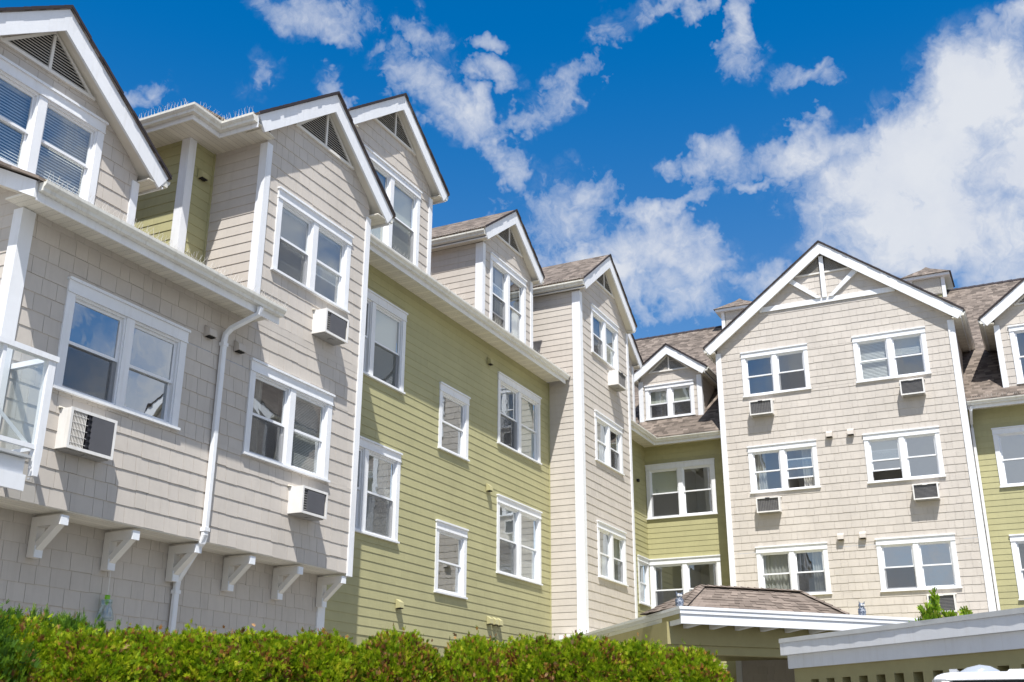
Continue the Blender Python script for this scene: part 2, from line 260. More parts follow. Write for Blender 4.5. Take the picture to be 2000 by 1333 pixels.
# ------------------------------------------------------------------ mesh helpers
WO = {}                                     # world origin of every object that has children
class F:
    """frame on a wall: u to the right seen from outside, n outwards, z up"""
    def __init__(s, o, u): s.o = Vector((o[0], o[1], 0)); s.u = Vector((u[0], u[1], 0)).normalized(); s.n = s.u.cross(Vector((0, 0, 1)))
    def __call__(s, u, n, z): p = s.o + s.u * u + s.n * n; return (p.x, p.y, z + Z0)
    def side(s, u, left=True):
        """frame of the wall that runs back from this wall at u (left: seen from the left)"""
        p = s.o + s.u * u
        return F((p.x, p.y), tuple(s.n[:2]) if left else tuple((-s.n)[:2]))
def FL(y): return F((0, y), (1, 0))                   # walls facing -y; u = x
def FR(x): return F((x, 0), (0, -1))                  # walls facing -x; u = -y
class MB:
    def __init__(s): s.v = []; s.f = []; s.mi = []
    def poly(s, pts, mi=0):
        b = len(s.v); s.v += [tuple(p) for p in pts]; s.f.append(tuple(range(b, b + len(pts)))); s.mi.append(mi)
    def loops(s, A, B, mi=0, caps=True):
        b = len(s.v); k = len(A); s.v += [tuple(p) for p in A] + [tuple(p) for p in B]
        for i in range(k):
            j = (i + 1) % k; s.f.append((b + i, b + j, b + k + j, b + k + i)); s.mi.append(mi)
        if caps:
            s.f.append(tuple(range(b + k - 1, b - 1, -1))); s.f.append(tuple(range(b + k, b + 2 * k))); s.mi += [mi, mi]
    def box(s, f, u0, u1, n0, n1, z0, z1, mi=0):
        s.loops([f(u0, n0, z0), f(u1, n0, z0), f(u1, n0, z1), f(u0, n0, z1)], [f(u0, n1, z0), f(u1, n1, z0), f(u1, n1, z1), f(u0, n1, z1)], mi)
    def ext(s, f, uz, n0, n1, mi=0):
        s.loops([f(u, n0, z) for u, z in uz], [f(u, n1, z) for u, z in uz], mi)
    def tube(s, pts, rad, k=6, mi=0, sq=None):
        rings = []
        for i, p in enumerate(pts):
            p = Vector(p); a = Vector(pts[max(i - 1, 0)]); b = Vector(pts[min(i + 1, len(pts) - 1)])
            d = (b - a).normalized(); x = d.cross(Vector((0, 0, 1)))
            if x.length < .05: x = d.cross(Vector((1, 0, 0))) if sq is None else Vector(sq[2])
            x.normalize(); y = d.cross(x).normalized()
            r = rad[i] if isinstance(rad, (list, tuple)) else rad
            if sq: ring = [p + x * (a_ * sq[0]) + y * (b_ * sq[1]) for a_, b_ in ((-.5, -.35), (-.35, -.5), (.35, -.5), (.5, -.35), (.5, .35), (.35, .5), (-.35, .5), (-.5, .35))]
            else: ring = [p + (x * math.cos(2 * math.pi * q / k) + y * math.sin(2 * math.pi * q / k)) * r for q in range(k)]
            rings.append(ring)
        for i in range(len(rings) - 1): s.loops(rings[i], rings[i + 1], mi, caps=False)
        s.poly(rings[0][::-1], mi); s.poly(rings[-1], mi)
    def lathe(s, prof, k=20, c=(0, 0, 0), mi=0):
        b = len(s.v)
        for r, z in prof:
            for q in range(k): a = 2 * math.pi * q / k; s.v.append((c[0] + r * math.cos(a), c[1] + r * math.sin(a), c[2] + z))
        for i in range(len(prof) - 1):
            for q in range(k):
                j = (q + 1) % k; s.f.append((b + i * k + q, b + i * k + j, b + (i + 1) * k + j, b + (i + 1) * k + q)); s.mi.append(mi)
    def build(s, name, mats, parent=None, smooth=False, kind=None, origin=None, recalc=True):
        me = bpy.data.meshes.new(name)
        o = Vector(origin) if origin is not None else (WO[parent] if parent is not None else Vector((0, 0, 0)))
        v = np.array(s.v, dtype=np.float64).reshape(-1, 3) - np.array(o)
        me.from_pydata(v.tolist(), [], s.f)
        for mt in (mats if isinstance(mats, (list, tuple)) else [mats]): me.materials.append(mt)
        if any(s.mi): me.polygons.foreach_set('material_index', s.mi)
        if recalc:
            bm = bmesh.new(); bm.from_mesh(me); bmesh.ops.recalc_face_normals(bm, faces=bm.faces); bm.to_mesh(me); bm.free()
        if smooth: me.polygons.foreach_set('use_smooth', [True] * len(me.polygons))
        return link_obj(name, me, parent, o, kind)
def link_obj(name, me, parent=None, world=None, kind=None, rot=None):
    ob = bpy.data.objects.new(name, me); col.objects.link(ob)
    if parent is not None:
        ob.parent = parent
        ob.location = (Vector(world) - WO[parent]) if world is not None else (0, 0, 0)
    elif world is not None: ob.location = world
    if rot is not None: ob.rotation_euler = (0, 0, rot)
    WO[ob] = Vector(world) if world is not None else (WO[parent].copy() if parent is not None else Vector((0, 0, 0)))
    if kind: ob['kind'] = kind
    return ob
def thing(name, label, cat, loc, group=None, rot=0):
    o = link_obj(name, None, None, loc); o.rotation_euler = (0, 0, rot); o['label'] = label; o['category'] = cat
    if group: o['group'] = group
    return o
def tag(o, label, cat, group=None):
    o['label'] = label; o['category'] = cat
    if group: o['group'] = group
    return o

# ------------------------------------------------------------------ ground
g = MB(); g.poly([(-400, -400, 0), (400, -400, 0), (400, 400, 0), (-400, 400, 0)]); g.build('ground', M['asphalt'], kind='structure')
g = MB(); P = [(5, 9.4), (15.0, 9.4), (31, 9.4), (31, 8.3), (60, 8.3), (60, 60), (-30, 60), (-30, 9.4)]
g.loops([(x, y, -.02) for x, y in P], [(x, y, .12) for x, y in P]); g.build('pavement', M['paving'], kind='structure')

# ------------------------------------------------------------------ the building
BLD = thing('apartment_building', 'tan and olive clapboard apartment building with white trimmed gables, bays and dormers', 'building', (11.0, 11.0, 0))
PIECES = {'shingle': [], 'siding_board': []}
EYE = Vector((0, 0, Z0))
def size_in_view(p, a):
    q = Vector(p) - EYE; d = q.dot(FWD)
    if d < 1: return 0
    x = q.dot(RIGHT) / d * 2108 + 1000; y = 666 - q.dot(UP) / d * 2108
    if not (-40 < x < 2040 and -40 < y < 1290): return a / d / d * .02
    return a / d / d
def siding(f, lo, hi, z0, z1, exp, kind, mat, holes=(), ztop=None, zpieces=.7, th=None, name='wall'):
    th = th or (.0095 if kind == 'shingle' else .0085)
    """wall sheathing with every shingle / clapboard in front of it; lo, hi: left and right edge as functions of z"""
    back = MB(); todo = []
    k = 0; z = z0
    if z0 < zpieces:
        k = int((zpieces - z0) / exp)
        back.box(f, lo(z0), hi(z0), -.12, .002, z0, z0 + k * exp); z = z0 + k * exp
    last = None
    while z < z1 - .004:
        zt = min(z + exp, z1); t = th * (1 + random.uniform(-.06, .06))
        cuts = sorted({z, zt} | {h for H in holes for h in (H[2], H[3]) if z < h < zt})
        joints = None
        for a, b in zip(cuts[:-1], cuts[1:]):
            if b - a < .006: continue
            iv = [(lo((a + b) / 2), hi((a + b) / 2))]
            for H in holes:
                if H[2] < (a + b) / 2 < H[3]:
                    nx = []
                    for p, q in iv:
                        if H[0] > p: nx.append((p, min(q, H[0])))
                        if H[1] < q: nx.append((max(p, H[1]), q))
                    iv = [i for i in nx if i[1] - i[0] > .012]
            L, Rr = lo((a + b) / 2), hi((a + b) / 2)
            if Rr - L < .02: continue
            if joints is None:
                joints = []; x = lo(z) - random.uniform(0, .25)
                while x < hi(z) + .3:
                    x += random.choice((.155, .19, .215, .25, .30, .34)) if kind == 'shingle' else random.uniform(1.7, 3.66)
                    joints.append(x)
            na = t * (1 - (a - z) / exp) + .004; nb = t * (1 - (b - z) / exp) + .004
            for p, q in iv:
                la, lb = (lo(a), lo(b)) if abs(p - L) < 1e-6 else (p, p)
                ra, rb = (hi(a), hi(b)) if abs(q - Rr) < 1e-6 else (q, q)
                back.poly([f(la, 0, a), f(ra, 0, a), f(rb, 0, b), f(lb, 0, b)])
                js = [j for j in joints if max(la, lb) + .035 < j < min(ra, rb) - .035]
                gap = .0028 if kind == 'shingle' else .002
                ed = [(la, lb)] + [(j, j) for j in js] + [(ra, rb)]
                for i in range(len(ed) - 1):
                    l0, l1 = ed[i]; r0, r1 = ed[i + 1]
                    if i: l0 += gap; l1 += gap
                    if i < len(ed) - 2: r0 -= gap; r1 -= gap
                    dz = random.choice((0, 0, 0, -.003, -.006, .003)) if kind == 'shingle' and a == z else 0
                    tv = random.uniform(-.0016, .0016) if kind == 'shingle' else 0
                    lap = .006 if kind != 'shingle' else 0
                    A = [f(l0, .001, a + dz), f(r0, .001, a + dz), f(r1, .001, b), f(l1, .001, b)]
                    B = [f(l0, na + tv, a + dz), f(r0, na + tv, a + dz), f(r1, nb, b), f(l1, nb, b)]
                    todo.append((A, B, (r0 - l0) * (b - a)))
        z = zt
    w_ = back.build(name, mat, BLD)
    for A, B, ar in todo: PIECES[kind].append((size_in_view(B[0], ar), A, B, mat, w_))
    return w_
def const(c): return lambda z: c
def flush_pieces():
    for kind, L in PIECES.items():
        L.sort(key=lambda p: -p[0])
        for s, A, B, mat, w_ in L[:300]:
            b = MB(); b.loops(A, B); b.build(kind, mat, w_)
        rest = MB(); mats = []
        for s, A, B, mat, w_ in L[300:]:
            if mat not in mats: mats.append(mat)
            rest.loops(A, B, mats.index(mat))
        rest.build(kind + 's', mats, BLD, kind='stuff')

# ---- windows
def rect_ring(b, f, u0, u1, z0, z1, wd, n0, n1, wt=None, wb=None, mi=0):
    wt = wd if wt is None else wt; wb = wd if wb is None else wb
    b.box(f, u0, u0 + wd, n0, n1, z0, z1, mi); b.box(f, u1 - wd, u1, n0, n1, z0, z1, mi)
    b.box(f, u0 + wd, u1 - wd, n0, n1, z1 - wt, z1, mi); b.box(f, u0 + wd, u1 - wd, n0, n1, z0, z0 + wb, mi)
def window(f, u0, u1, z0, z1, units=2, cont=('blind', 'blind'), screens=(0,), side=.112, head=.185, mull=.125, open_=(), casing=True, sillx=.022, meet=.5, glass='glass'):
    """double hung window(s) in one casing; returns the opening for the wall"""
    iu0, iu1, iz0, iz1 = u0 + side, u1 - side, z0 + .045, z1 - head
    fr = MB()
    wd = (iu1 - iu0 - mull * (units - 1)) / units
    U = [(iu0 + k * (wd + mull), iu0 + k * (wd + mull) + wd) for k in range(units)]
    for a, b in U: rect_ring(fr, f, a, b, iz0, iz1, .026, -.085, .010)
    W_ = fr.build('window', M['vinyl'], BLD)
    b = MB(); b.box(f, u0 - .004, u1 + .004, .001, .036, z1 - head, z1 - .035); b.build('head_casing', M['white'], W_)
    b = MB(); b.ext(f, [(u0 - .02, z1 - .034), (u1 + .02, z1 - .034), (u1 + .02, z1 - .008), (u1 - .0, z1), (u0, z1), (u0 - .02, z1 - .008)], .001, .062); b.box(f, u0 - .008, u1 + .008, .037, .046, z1 - head, z1 - head + .022); b.build('drip_cap', M['white'], W_)
    for a, c in ((u0, iu0 + .004), (iu1 - .004, u1)):
        b = MB(); b.box(f, a, c, .001, .030, z0 + .036, z1 - head - .002); b.build('side_casing', M['white'], W_)
    for k in range(units - 1):
        b = MB(); b.box(f, U[k][1] - .004, U[k + 1][0] + .004, .001, .030, z0 + .036, z1 - head - .002); b.build('mullion', M['white'], W_)
    b = MB(); b.box(f, u0 - sillx, u1 + sillx, .001, .062, z0, z0 + .034); b.build('sill', M['white'], W_)
    mz = iz0 + (iz1 - iz0) * meet
    for k, (a, c) in enumerate(U):
        a += .026; c -= .026; zb, zt = iz0 + .026, iz1 - .026
        lift = .28 if k in open_ else 0
        for nm, x0, x1, nn in (('upper_sash', mz - .018, zt, -.028), ('lower_sash', zb + lift, mz + .018 + lift, -.058)):
            s = MB(); rect_ring(s, f, a, c, x0, x1, .034, nn - .026, nn, wt=.036, wb=.038); s.build(nm, M['vinyl'], W_)
            p = MB(); p.poly([f(a + .03, nn - .013, x0 + .03), f(c - .03, nn - .013, x0 + .03), f(c - .03, nn - .013, x1 - .03), f(a + .03, nn - .013, x1 - .03)]); p.build('pane', M[glass], W_, recalc=False)
        if k in screens:
            s = MB(); s.poly([f(a, -.022, zb), f(c, -.022, zb), f(c, -.022, mz - .02), f(a, -.022, mz - .02)]); s.build('insect_screen', M['screen'], W_, recalc=False)
        room = MB(); d = -.95
        room.poly([f(a - .3, d, zb - .7), f(c + .3, d, zb - .7), f(c + .3, d, zt + .5), f(a - .3, d, zt + .5)])
        for q0, q1 in ((a - .05, a - .3), (c + .05, c + .3)): room.poly([f(q0, -.13, zb - .05), f(q1, d, zb - .7), f(q1, d, zt + .5), f(q0, -.13, zt + .05)])
        room.poly([f(a - .05, -.13, zt + .05), f(c + .05, -.13, zt + .05), f(c + .3, d, zt + .5), f(a - .3, d, zt + .5)])
        room.poly([f(a - .05, -.13, zb - .05), f(c + .05, -.13, zb - .05), f(c + .3, d, zb - .7), f(a - .3, d, zb - .7)])
        room.poly([f(a - .05, -.131, zb - .05), f(a + .004, -.131, zb - .05), f(a + .004, -.131, zt + .05), f(a - .05, -.131, zt + .05)]); room.poly([f(c - .004, -.131, zb - .05), f(c + .05, -.131, zb - .05), f(c + .05, -.131, zt + .05), f(c - .004, -.131, zt + .05)])
        room.build('room_lining', M['room'], W_)
        ct = cont[k % len(cont)]
        if ct.startswith('blind'):
            drop = {'blind': 1.0, 'blind_half': .66, 'blind_top': .42, 'blind_wide': 1.0}[ct]; pitch = .042 if ct == 'blind_wide' else .024
            s = MB(); x = zt; s.box(f, a - .02, c + .02, -.135, -.108, zt - .03, zt)
            sl_ = .0158 if ct != 'blind_wide' else .02
            zz = zt - .045
            while zz > zt - (zt - zb) * drop:
                s.poly([f(a - .01, -.108, zz - sl_ * .9), f(c + .01, -.108, zz - sl_ * .9), f(c + .01, -.126, zz + sl_ * .7), f(a - .01, -.126, zz + sl_ * .7)]); zz -= pitch
            s.box(f, a - .01, c + .01, -.13, -.112, zz, zz + .016)
            s.build('blind', M['blind'], W_, kind='stuff', recalc=False)
        elif ct == 'shade' or ct == 'shade_half':
            s = MB(); s.box(f, a - .02, c + .02, -.125, -.118, zb if ct == 'shade' else mz + .03, zt); s.build('roller_shade', M['shade'], W_)
        elif ct.startswith('curtain'):
            rngs = {'curtain': (0, 1), 'curtain_l': (0, .42), 'curtain_r': (.58, 1)}[ct]
            s = MB(); n_ = 26; x0 = a + (c - a) * rngs[0]; x1 = a + (c - a) * rngs[1]; pr = None
            for i in range(n_ + 1):
                u_ = x0 + (x1 - x0) * i / n_; nn = -.15 + .022 * math.sin(i * 1.75 + k) ; tw = .03 * math.sin(i * .6)
                cur = (f(u_, nn, zt), f(u_ + tw, nn * 1.05, zb))
                if pr: s.poly([pr[0], cur[0], cur[1], pr[1]])
                pr = cur
            s.build('curtain', M['curtain'], W_, smooth=True)
    return (iu0 - .03, iu1 + .03, iz0 - .02, iz1 + .03)

# ---- boards, gutters, roofs
def board(name, f, u0, u1, n0, n1, z0, z1, mat='white'):
    b = MB(); b.box(f, u0, u1, n0, n1, z0, z1); return b.build(name, M[mat], BLD)
def sweep(path, prof, z, left=False, mi=0, b=None):
    """profile [(d, dz)] swept along a plan polyline; d outwards to the right of the direction of travel (left: to the left)"""
    b = b or MB(); P = [Vector((x, y, 0)) for x, y in path]; rings = []
    for i, p in enumerate(P):
        ns = []
        for a, c in ((i - 1, i), (i, i + 1)):
            if 0 <= a and c < len(P):
                d = (P[c] - P[a]).normalized(); nrm = Vector((d.y, -d.x, 0)); ns.append(-nrm if left else nrm)
        nn = ns[0] if len(ns) == 1 else (ns[0] + ns[1]) / (1 + ns[0].dot(ns[1]))
        rings.append([(p.x + nn.x * d, p.y + nn.y * d, z + dz + Z0) for d, dz in prof])
    for i in range(len(rings) - 1): b.loops(rings[i], rings[i + 1], mi, caps=False)
    b.poly(rings[0][::-1], mi); b.poly(rings[-1], mi)
    return b
KPROF = [(.002, 0), (.080, 0), (.086, .038), (.108, .058), (.124, .082), (.126, .118), (.113, .118), (.111, .104), (.002, .104)]
def eave(path, zg, left=False, fascia=.09, spikes=0, soff=None, smat='soffit_x'):
    """gutter with its top at zg along the fascia line, a fascia board behind it and, if given, the soffit polygon (plan points, z)"""
    gt = sweep(path, [(d, dz - .118) for d, dz in KPROF], zg, left).build('gutter', M['gutter'], BLD)
    sweep(path, [(-.022, -.118 - fascia), (0, -.118 - fascia), (0, .02), (-.022, .02)], zg, left).build('fascia_board', M['white'], BLD)
    if soff:
        s = MB(); pl, zs = soff; s.loops([(x, y, zs + Z0) for x, y in pl], [(x, y, zs + .02 + Z0) for x, y in pl])
        so_ = s.build('soffit', M[smat], BLD)
        # venting grooves of the panels
    if spikes:
        s = MB(); P = [Vector((x, y, 0)) for x, y in path]
        for i in range(len(P) - 1):
            d = P[i + 1] - P[i]; L = d.length; d.normalize(); nr = Vector((d.y, -d.x, 0)) * (-1 if left else 1)
            base = P[i] + nr * .1; a_ = base + Vector((0, 0, zg + Z0)); b_ = a_ + d * L
            q = [a_ - nr * .012, a_ + nr * .012, b_ + nr * .012, b_ - nr * .012]
            s.loops([p for p in q], [p + Vector((0, 0, .008)) for p in q], 1)
            k = int(L * spikes)
            for j in range(k):
                if random.random() < .05: continue
                p = a_ + d * ((j + random.random() * .5) * L / k) + Vector((0, 0, .008))
                ang = (-.75, .1, .85)[j % 3] + random.uniform(-.22, .22)
                tip = p + (nr * math.sin(ang) + Vector((0, 0, 1)) * math.cos(ang) + d * random.uniform(-.35, .35)) * random.uniform(.09, .125)
                r_ = .0021
                tri = [p + d * r_, p - d * r_ + nr * r_, p - d * r_ - nr * r_]
                t2 = [tip + (v - p) * .5 for v in tri]
                s.loops(tri, t2, 0, caps=False)
        sp = s.build('bird_spikes', [M['spike'], M['spike_base']], gt, kind='stuff', recalc=False)
    return gt
def roof_slab(pts, mat, th=.035, name='roof'):
    """sloping roof sheet from plan+z corner points"""
    P = [Vector((x, y, z + Z0)) for x, y, z in pts]
    b = MB(); b.loops([p - Vector((0, 0, th)) for p in P], P, 0)
    return b.build(name, M[mat], BLD)
def gable(f, uc, tip, zl, za, of, depth, roofmat, hw, bw=.27, vent=(.62, .78), side_l=None, side_r=None, spikes=(0, 0), zg=None, back=True, lap_l=0, vent_mat='louver', post=False):
    """rake boards, roof, rake soffit, louvre and side gutters of one gable; returns (lo, hi, top) of its wall"""
    s = (za - zl) / tip; q = math.sqrt(1 + s * s); px, pz = s / q * bw, bw / q
    for sg in (-1, 1):
        t0 = uc + sg * tip
        b = MB(); b.ext(f, [(t0, zl), (uc, za), (uc, za + bw * q), (t0 + sg * px, zl + pz)], of, of + .038)
        bb = b.build('barge_board', M['white'], BLD)
        # roof slope
        o0 = bw + .004; o1 = bw + .042; ex = .03
        low0 = (t0 + sg * (s / q * o0 + ex / q), zl + o0 / q - ex * s / q); low1 = (t0 + sg * (s / q * o1 + ex / q), zl + o1 / q - ex * s / q)
        b = MB(); b.ext(f, [low0, (uc, za + o0 * q), (uc, za + o1 * q), low1], of + .064, -depth, 0); rf = b.build('roof', M[roofmat], BLD)
        # uneven shingle ends along the rake
        rag = MB(); L = math.hypot(low1[0] - uc, low1[1] - za - o1 * q); tt = [0.0]
        while tt[-1] < 1: tt.append(min(1.0, tt[-1] + random.uniform(.10, .34) / L))
        for a, c in zip(tt[:-1], tt[1:]):
            pr = random.choice((.068, .071, .074, .077, .080))
            pt = lambda t_, o: (low0[0] + (uc - low0[0]) * t_, low0[1] + (za + o0 * q - low0[1]) * t_ + o)
            (u_a, z_a), (u_c, z_c) = pt(a, 0), pt(c, 0)
            rag.ext(f, [(u_a, z_a + .012), (u_c, z_c + .012), (u_c, z_c + .058), (u_a, z_a + .064)], of + .05, of + pr)
        rag.build('shingle_ends', M['edge'], rf, kind='stuff')
        # soffit under the rake
        o0 = .055; b = MB(); b.ext(f, [(t0 + sg * s / q * o0, zl + o0 / q), (uc, za + o0 * q), (uc, za + (o0 + .014) * q), (t0 + sg * s / q * (o0 + .014), zl + (o0 + .014) / q)], of - .002, -.14); b.build('rake_soffit', M['soffit'], BLD)
    zt = za + .055 * q
    lo = lambda z: max(uc - hw, uc - max(zt - z, 0) / s); hi = lambda z: min(uc + hw, uc + max(zt - z, 0) / s)
    if vent:
        dz, h = vent; vz = za - dz; vs = (zt - .012 - vz) / h
        fr = MB(); wv = .048
        fr.box(f, uc - h - .03, uc + h + .03, .012, .052, vz - .035, vz + .012)
        ins = lambda t_: (h - wv * 1.5) - (t_ - vz - .012) / vs
        for sg in (-1, 1):
            fr.ext(f, [(uc + sg * h, vz + .012), (uc + sg * (h - wv * 1.5), vz + .012), (uc, vz + vs * (h - wv * 1.5) + .012), (uc, vz + vs * h)], .012, .040)
        fr.box(f, uc - .022, uc + .022, .012, .046, vz + .012, zt - .09)
        G = fr.build('gable_vent', M['bracket'], BLD)
        b = MB(); b.ext(f, [(uc - h + .02, vz), (uc + h - .02, vz), (uc, vz + vs * (h - .02))], .006, .014); b.build('vent_backing', M['dark'], G)
        b = MB(); zz = vz + .025
        while ins(zz) > .06:
            for sg in (-1, 1):
                u_a, u_b = sorted((uc + sg * .022, uc + sg * ins(zz)))
                b.loops([f(u_a, .036, zz), f(u_b, .036, zz), f(u_b, .018, zz + .024), f(u_a, .018, zz + .024)], [f(u_a, .039, zz + .004), f(u_b, .039, zz + .004), f(u_b, .021, zz + .028), f(u_a, .021, zz + .028)])
            zz += .042
        b.build('vent_louvers', M[vent_mat], G, kind='stuff')
    # side eaves
    for sg, sd, sp in ((-1, side_l, spikes[0]), (1, side_r, spikes[1])):
        if sd is None: continue
        fu = uc + sg * (tip + sd); dback = -depth
        a = f(fu, of + .03, 0); c = f(fu, dback, 0); wl = f(uc + sg * hw, of + .03, 0); wc = f(uc + sg * hw, dback, 0)
        zgut = zl + .195 if zg is None else zg
        eave([a[:2], c[:2]], zgut, left=(sg < 0), fascia=.06, spikes=sp, soff=([a[:2], c[:2], wc[:2], wl[:2]], zl + .045))
    return lo, hi, zt
def corner(f, u, z0, z1, left=True, w_=.11, wf=None, wall_back=None):
    """two boards on an outside corner: on the front and on the side return"""
    wf = wf or w_
    a, b = (u - .001, u + wf) if left else (u - wf, u + .001)
    bb = MB(); bb.box(f, a - (.031 if left else 0), b + (0 if left else .031), .001, .033, z0, z1); c = bb.build('corner_board', M['white'], BLD)
    bb = MB(); u_a, u_b = (u - .032, u - .001) if left else (u + .001, u + .032)
    bb.box(f, u_a, u_b, -w_, 0, z0, z1); bb.build('corner_return', M['white'], c)

EX, LP = .2145, .163
# --- mid bay and left bay (front plane y = 10)
f10, f11 = FL(10.0), FL(11.05)
hW1 = window(f10, 8.28, 10.31, 3.735, 5.13, cont=('none', 'none'), screens=(0,), glass='mirror_glass')
hW2 = window(f10, 11.64, 13.67, 3.72, 5.155, cont=('curtain_l', 'blind'), screens=(0,))
hW3 = window(f10, 11.915, 13.925, 6.665, 8.09, cont=('blind', 'blind_half'), screens=(0,))
lo, hi, zt = gable(f10, 13.01, 1.745, 8.675, 10.015, .165, 4.0, 'roof_y', 1.43, vent=(.635, .80), side_l=None, side_r=.09, spikes=(0, 30), zg=8.86)
siding(f10, const(7.52), lambda z: 14.44, 2.405, 5.72, EX, 'shingle', M['tan_shingle'], (hW1, hW2), name='bay_wall')
siding(f10, lo, hi, 5.72 + (EX - (5.72 - 2.405) % EX) % EX, zt, EX, 'shingle', M['tan_shingle'], (hW3,), name='bay_wall')
zfix = 5.72 + (EX - (5.72 - 2.405) % EX) % EX
board('wall_strip', f10, 11.58, 14.44, .0, .012, 5.72, zfix, 'tan_shingle')
corner(f10, 11.58, 5.75, 8.70, True, .11, .10); corner(f10, 14.44, 2.36, 8.66, False, .11, .105); corner(f10, 7.52, 2.36, 5.69, True, .12, .15)
# underside of the bay
b = MB(); b.box(f10, 7.52, 14.44, -.5, .004, 2.392, 2.404); b.build('bay_soffit', M['soffit_y'], BLD)
# side walls of the mid bay and the recess left of it
s1 = f10.side(11.58)
siding(s1, const(-1.05), const(0), 5.9, 8.76, LP, 'siding_board', M['tan_lap'], name='return_wall')
siding(f11, const(11.0), const(11.58), 5.9, 8.76, LP, 'siding_board', M['green_lap'], name='recess_wall')
s2 = f11.side(11.0)
siding(s2, const(-2.6), const(0), 5.9, 8.76, LP, 'siding_board', M['green_lap'], name='recess_wall')
corner(f11, 11.0, 5.9, 8.75, True, .13, .12)
b = MB(); b.box(f11, 11.545, 11.575, .0, .03, 5.9, 8.75); b.build('corner_bead', M['green_lap'], BLD)
siding(f10.side(7.52), const(-2.2), lambda z: min(0, .58 - (z - 5.68) / .488), 2.4, 6.75, LP, 'siding_board', M['tan_lap'], name='return_wall')
b = MB(); b.box(FL(14.0), 5, 11.0, -.1, 0, 5, 8.8); b.build('back_wall', M['green_lap'], BLD)
# zigzag eave over the recess
fz = [(10.48, 14.0), (10.48, 10.53), (11.085, 10.53), (11.085, 9.80)]
eave(fz, 8.86, left=False, fascia=.07, spikes=46, soff=([(10.48, 14.0), (10.48, 10.53), (11.085, 10.53), (11.085, 9.80), (11.58, 9.86), (11.58, 11.05), (11.0, 11.05), (11.0, 14.0)], 8.745), smat='soffit_y')
roof_slab([(10.38, 14.2, 8.88), (10.38, 10.43, 8.88), (13.0, 10.43, 9.2), (13.0, 14.2, 9.2)], 'roof_y')
# low eave over the left bay
eave([(7.28, 9.50), (11.60, 9.50)], 5.80, left=False, fascia=.10, spikes=46, soff=([(7.28, 9.50), (11.60, 9.50), (11.60, 10.02), (7.28, 10.02)], 5.70))
roof_slab([(7.20, 9.42, 5.82), (11.57, 9.42, 5.82), (11.57, 11.06, 6.62), (7.20, 11.06, 6.62)], 'roof_x')
b = MB(); s_ = .488
b.loops([(7.24, 9.50, 5.60 + Z0), (7.24, 12.2, 5.60 + 2.7 * s_ + Z0), (7.24, 12.2, 5.80 + 2.7 * s_ + Z0), (7.24, 9.50, 5.80 + Z0)], [(7.275, 9.50, 5.60 + Z0), (7.275, 12.2, 5.60 + 2.7 * s_ + Z0), (7.275, 12.2, 5.80 + 2.7 * s_ + Z0), (7.275, 9.50, 5.80 + Z0)]); b.build('barge_board', M['white'], BLD)
roof_slab([(6.9, 11.06, 6.62), (7.2, 9.42, 5.822), (7.2, 12.2, 7.17), (6.9, 12.2, 7.15)], 'roof_x')
b = MB(); b.loops([(7.28, 9.6, 5.66 + Z0), (7.52, 9.6, 5.66 + Z0), (7.52, 12.2, 6.9 + Z0), (7.28, 12.2, 6.9 + Z0)], [(7.28, 9.6, 5.68 + Z0), (7.52, 9.6, 5.68 + Z0), (7.52, 12.2, 6.92 + Z0), (7.28, 12.2, 6.92 + Z0)]); b.build('rake_soffit', M['soffit'], BLD)
# dormer over the left bay
hW0 = window(f11, 7.25, 9.35, 6.72, 8.11, cont=('blind_wide', 'blind_wide'), screens=())
lo, hi, zt = gable(f11, 8.30, 1.96, 7.47, 8.905, .205, 3.0, 'roof_y', 1.76, bw=.275, vent=(.56, .76), side_l=.09, side_r=.09, spikes=(0, 30))
siding(f11, lo, hi, 5.9, zt, EX, 'shingle', M['tan_shingle'], (hW0,), name='dormer_wall')
corner(f11, 10.06, 5.9, 7.50, False, .11, .10)
siding(f11.side(10.06, False), const(0), const(2.0), 5.9, 7.5, LP, 'siding_board', M['tan_lap'], name='dormer_wall')
# ground floor wall under the bay
f105 = FL(10.5)
siding(f105, const(3.0), const(14.45), -1.6, 2.40, EX, 'shingle', M['tan_shingle'], (), name='ground_wall', zpieces=.75)
corner(f105, 14.46, -1.5, 2.36, False, .1, .16)
# --- olive wall
G = [window(f11, 15.10, 17.44, 6.37, 8.09, cont=('none', 'shade'), screens=(1,)), window(f11, 15.10, 17.44, 3.41, 5.16, cont=('blind', 'blind'), screens=(1,)),
     window(f11, 18.885, 20.165, 5.60, 7.05, units=1, cont=('none',), screens=()), window(f11, 18.885, 20.18, 2.665, 4.12, units=1, cont=('none',), screens=()),
     window(f11, 21.594, 23.94, 6.345, 8.09, cont=('none', 'shade'), screens=(0,)), window(f11, 21.594, 23.94, 3.385, 5.16, cont=('blind', 'blind'), screens=(0,))]
siding(f11, const(14.45), const(24.53), -1.6, 8.66, LP, 'siding_board', M['green_lap'], G, name='olive_wall', zpieces=1.7)
eave([(14.40, 10.52), (24.42, 10.52)], 8.745, left=False, fascia=.09, spikes=26, soff=([(14.45, 10.52), (24.42, 10.52), (24.42, 11.05), (14.45, 11.05)], 8.64))
b = MB(); b.box(f11, 24.495, 24.525, .0, .028, 1.0, 8.64); b.build('corner_bead', M['green_lap'], BLD)
roof_slab([(14.0, 10.42, 8.76), (31.6, 10.42, 8.76), (31.6, 13.4, 11.2), (14.0, 13.4, 11.2)], 'roof_x')
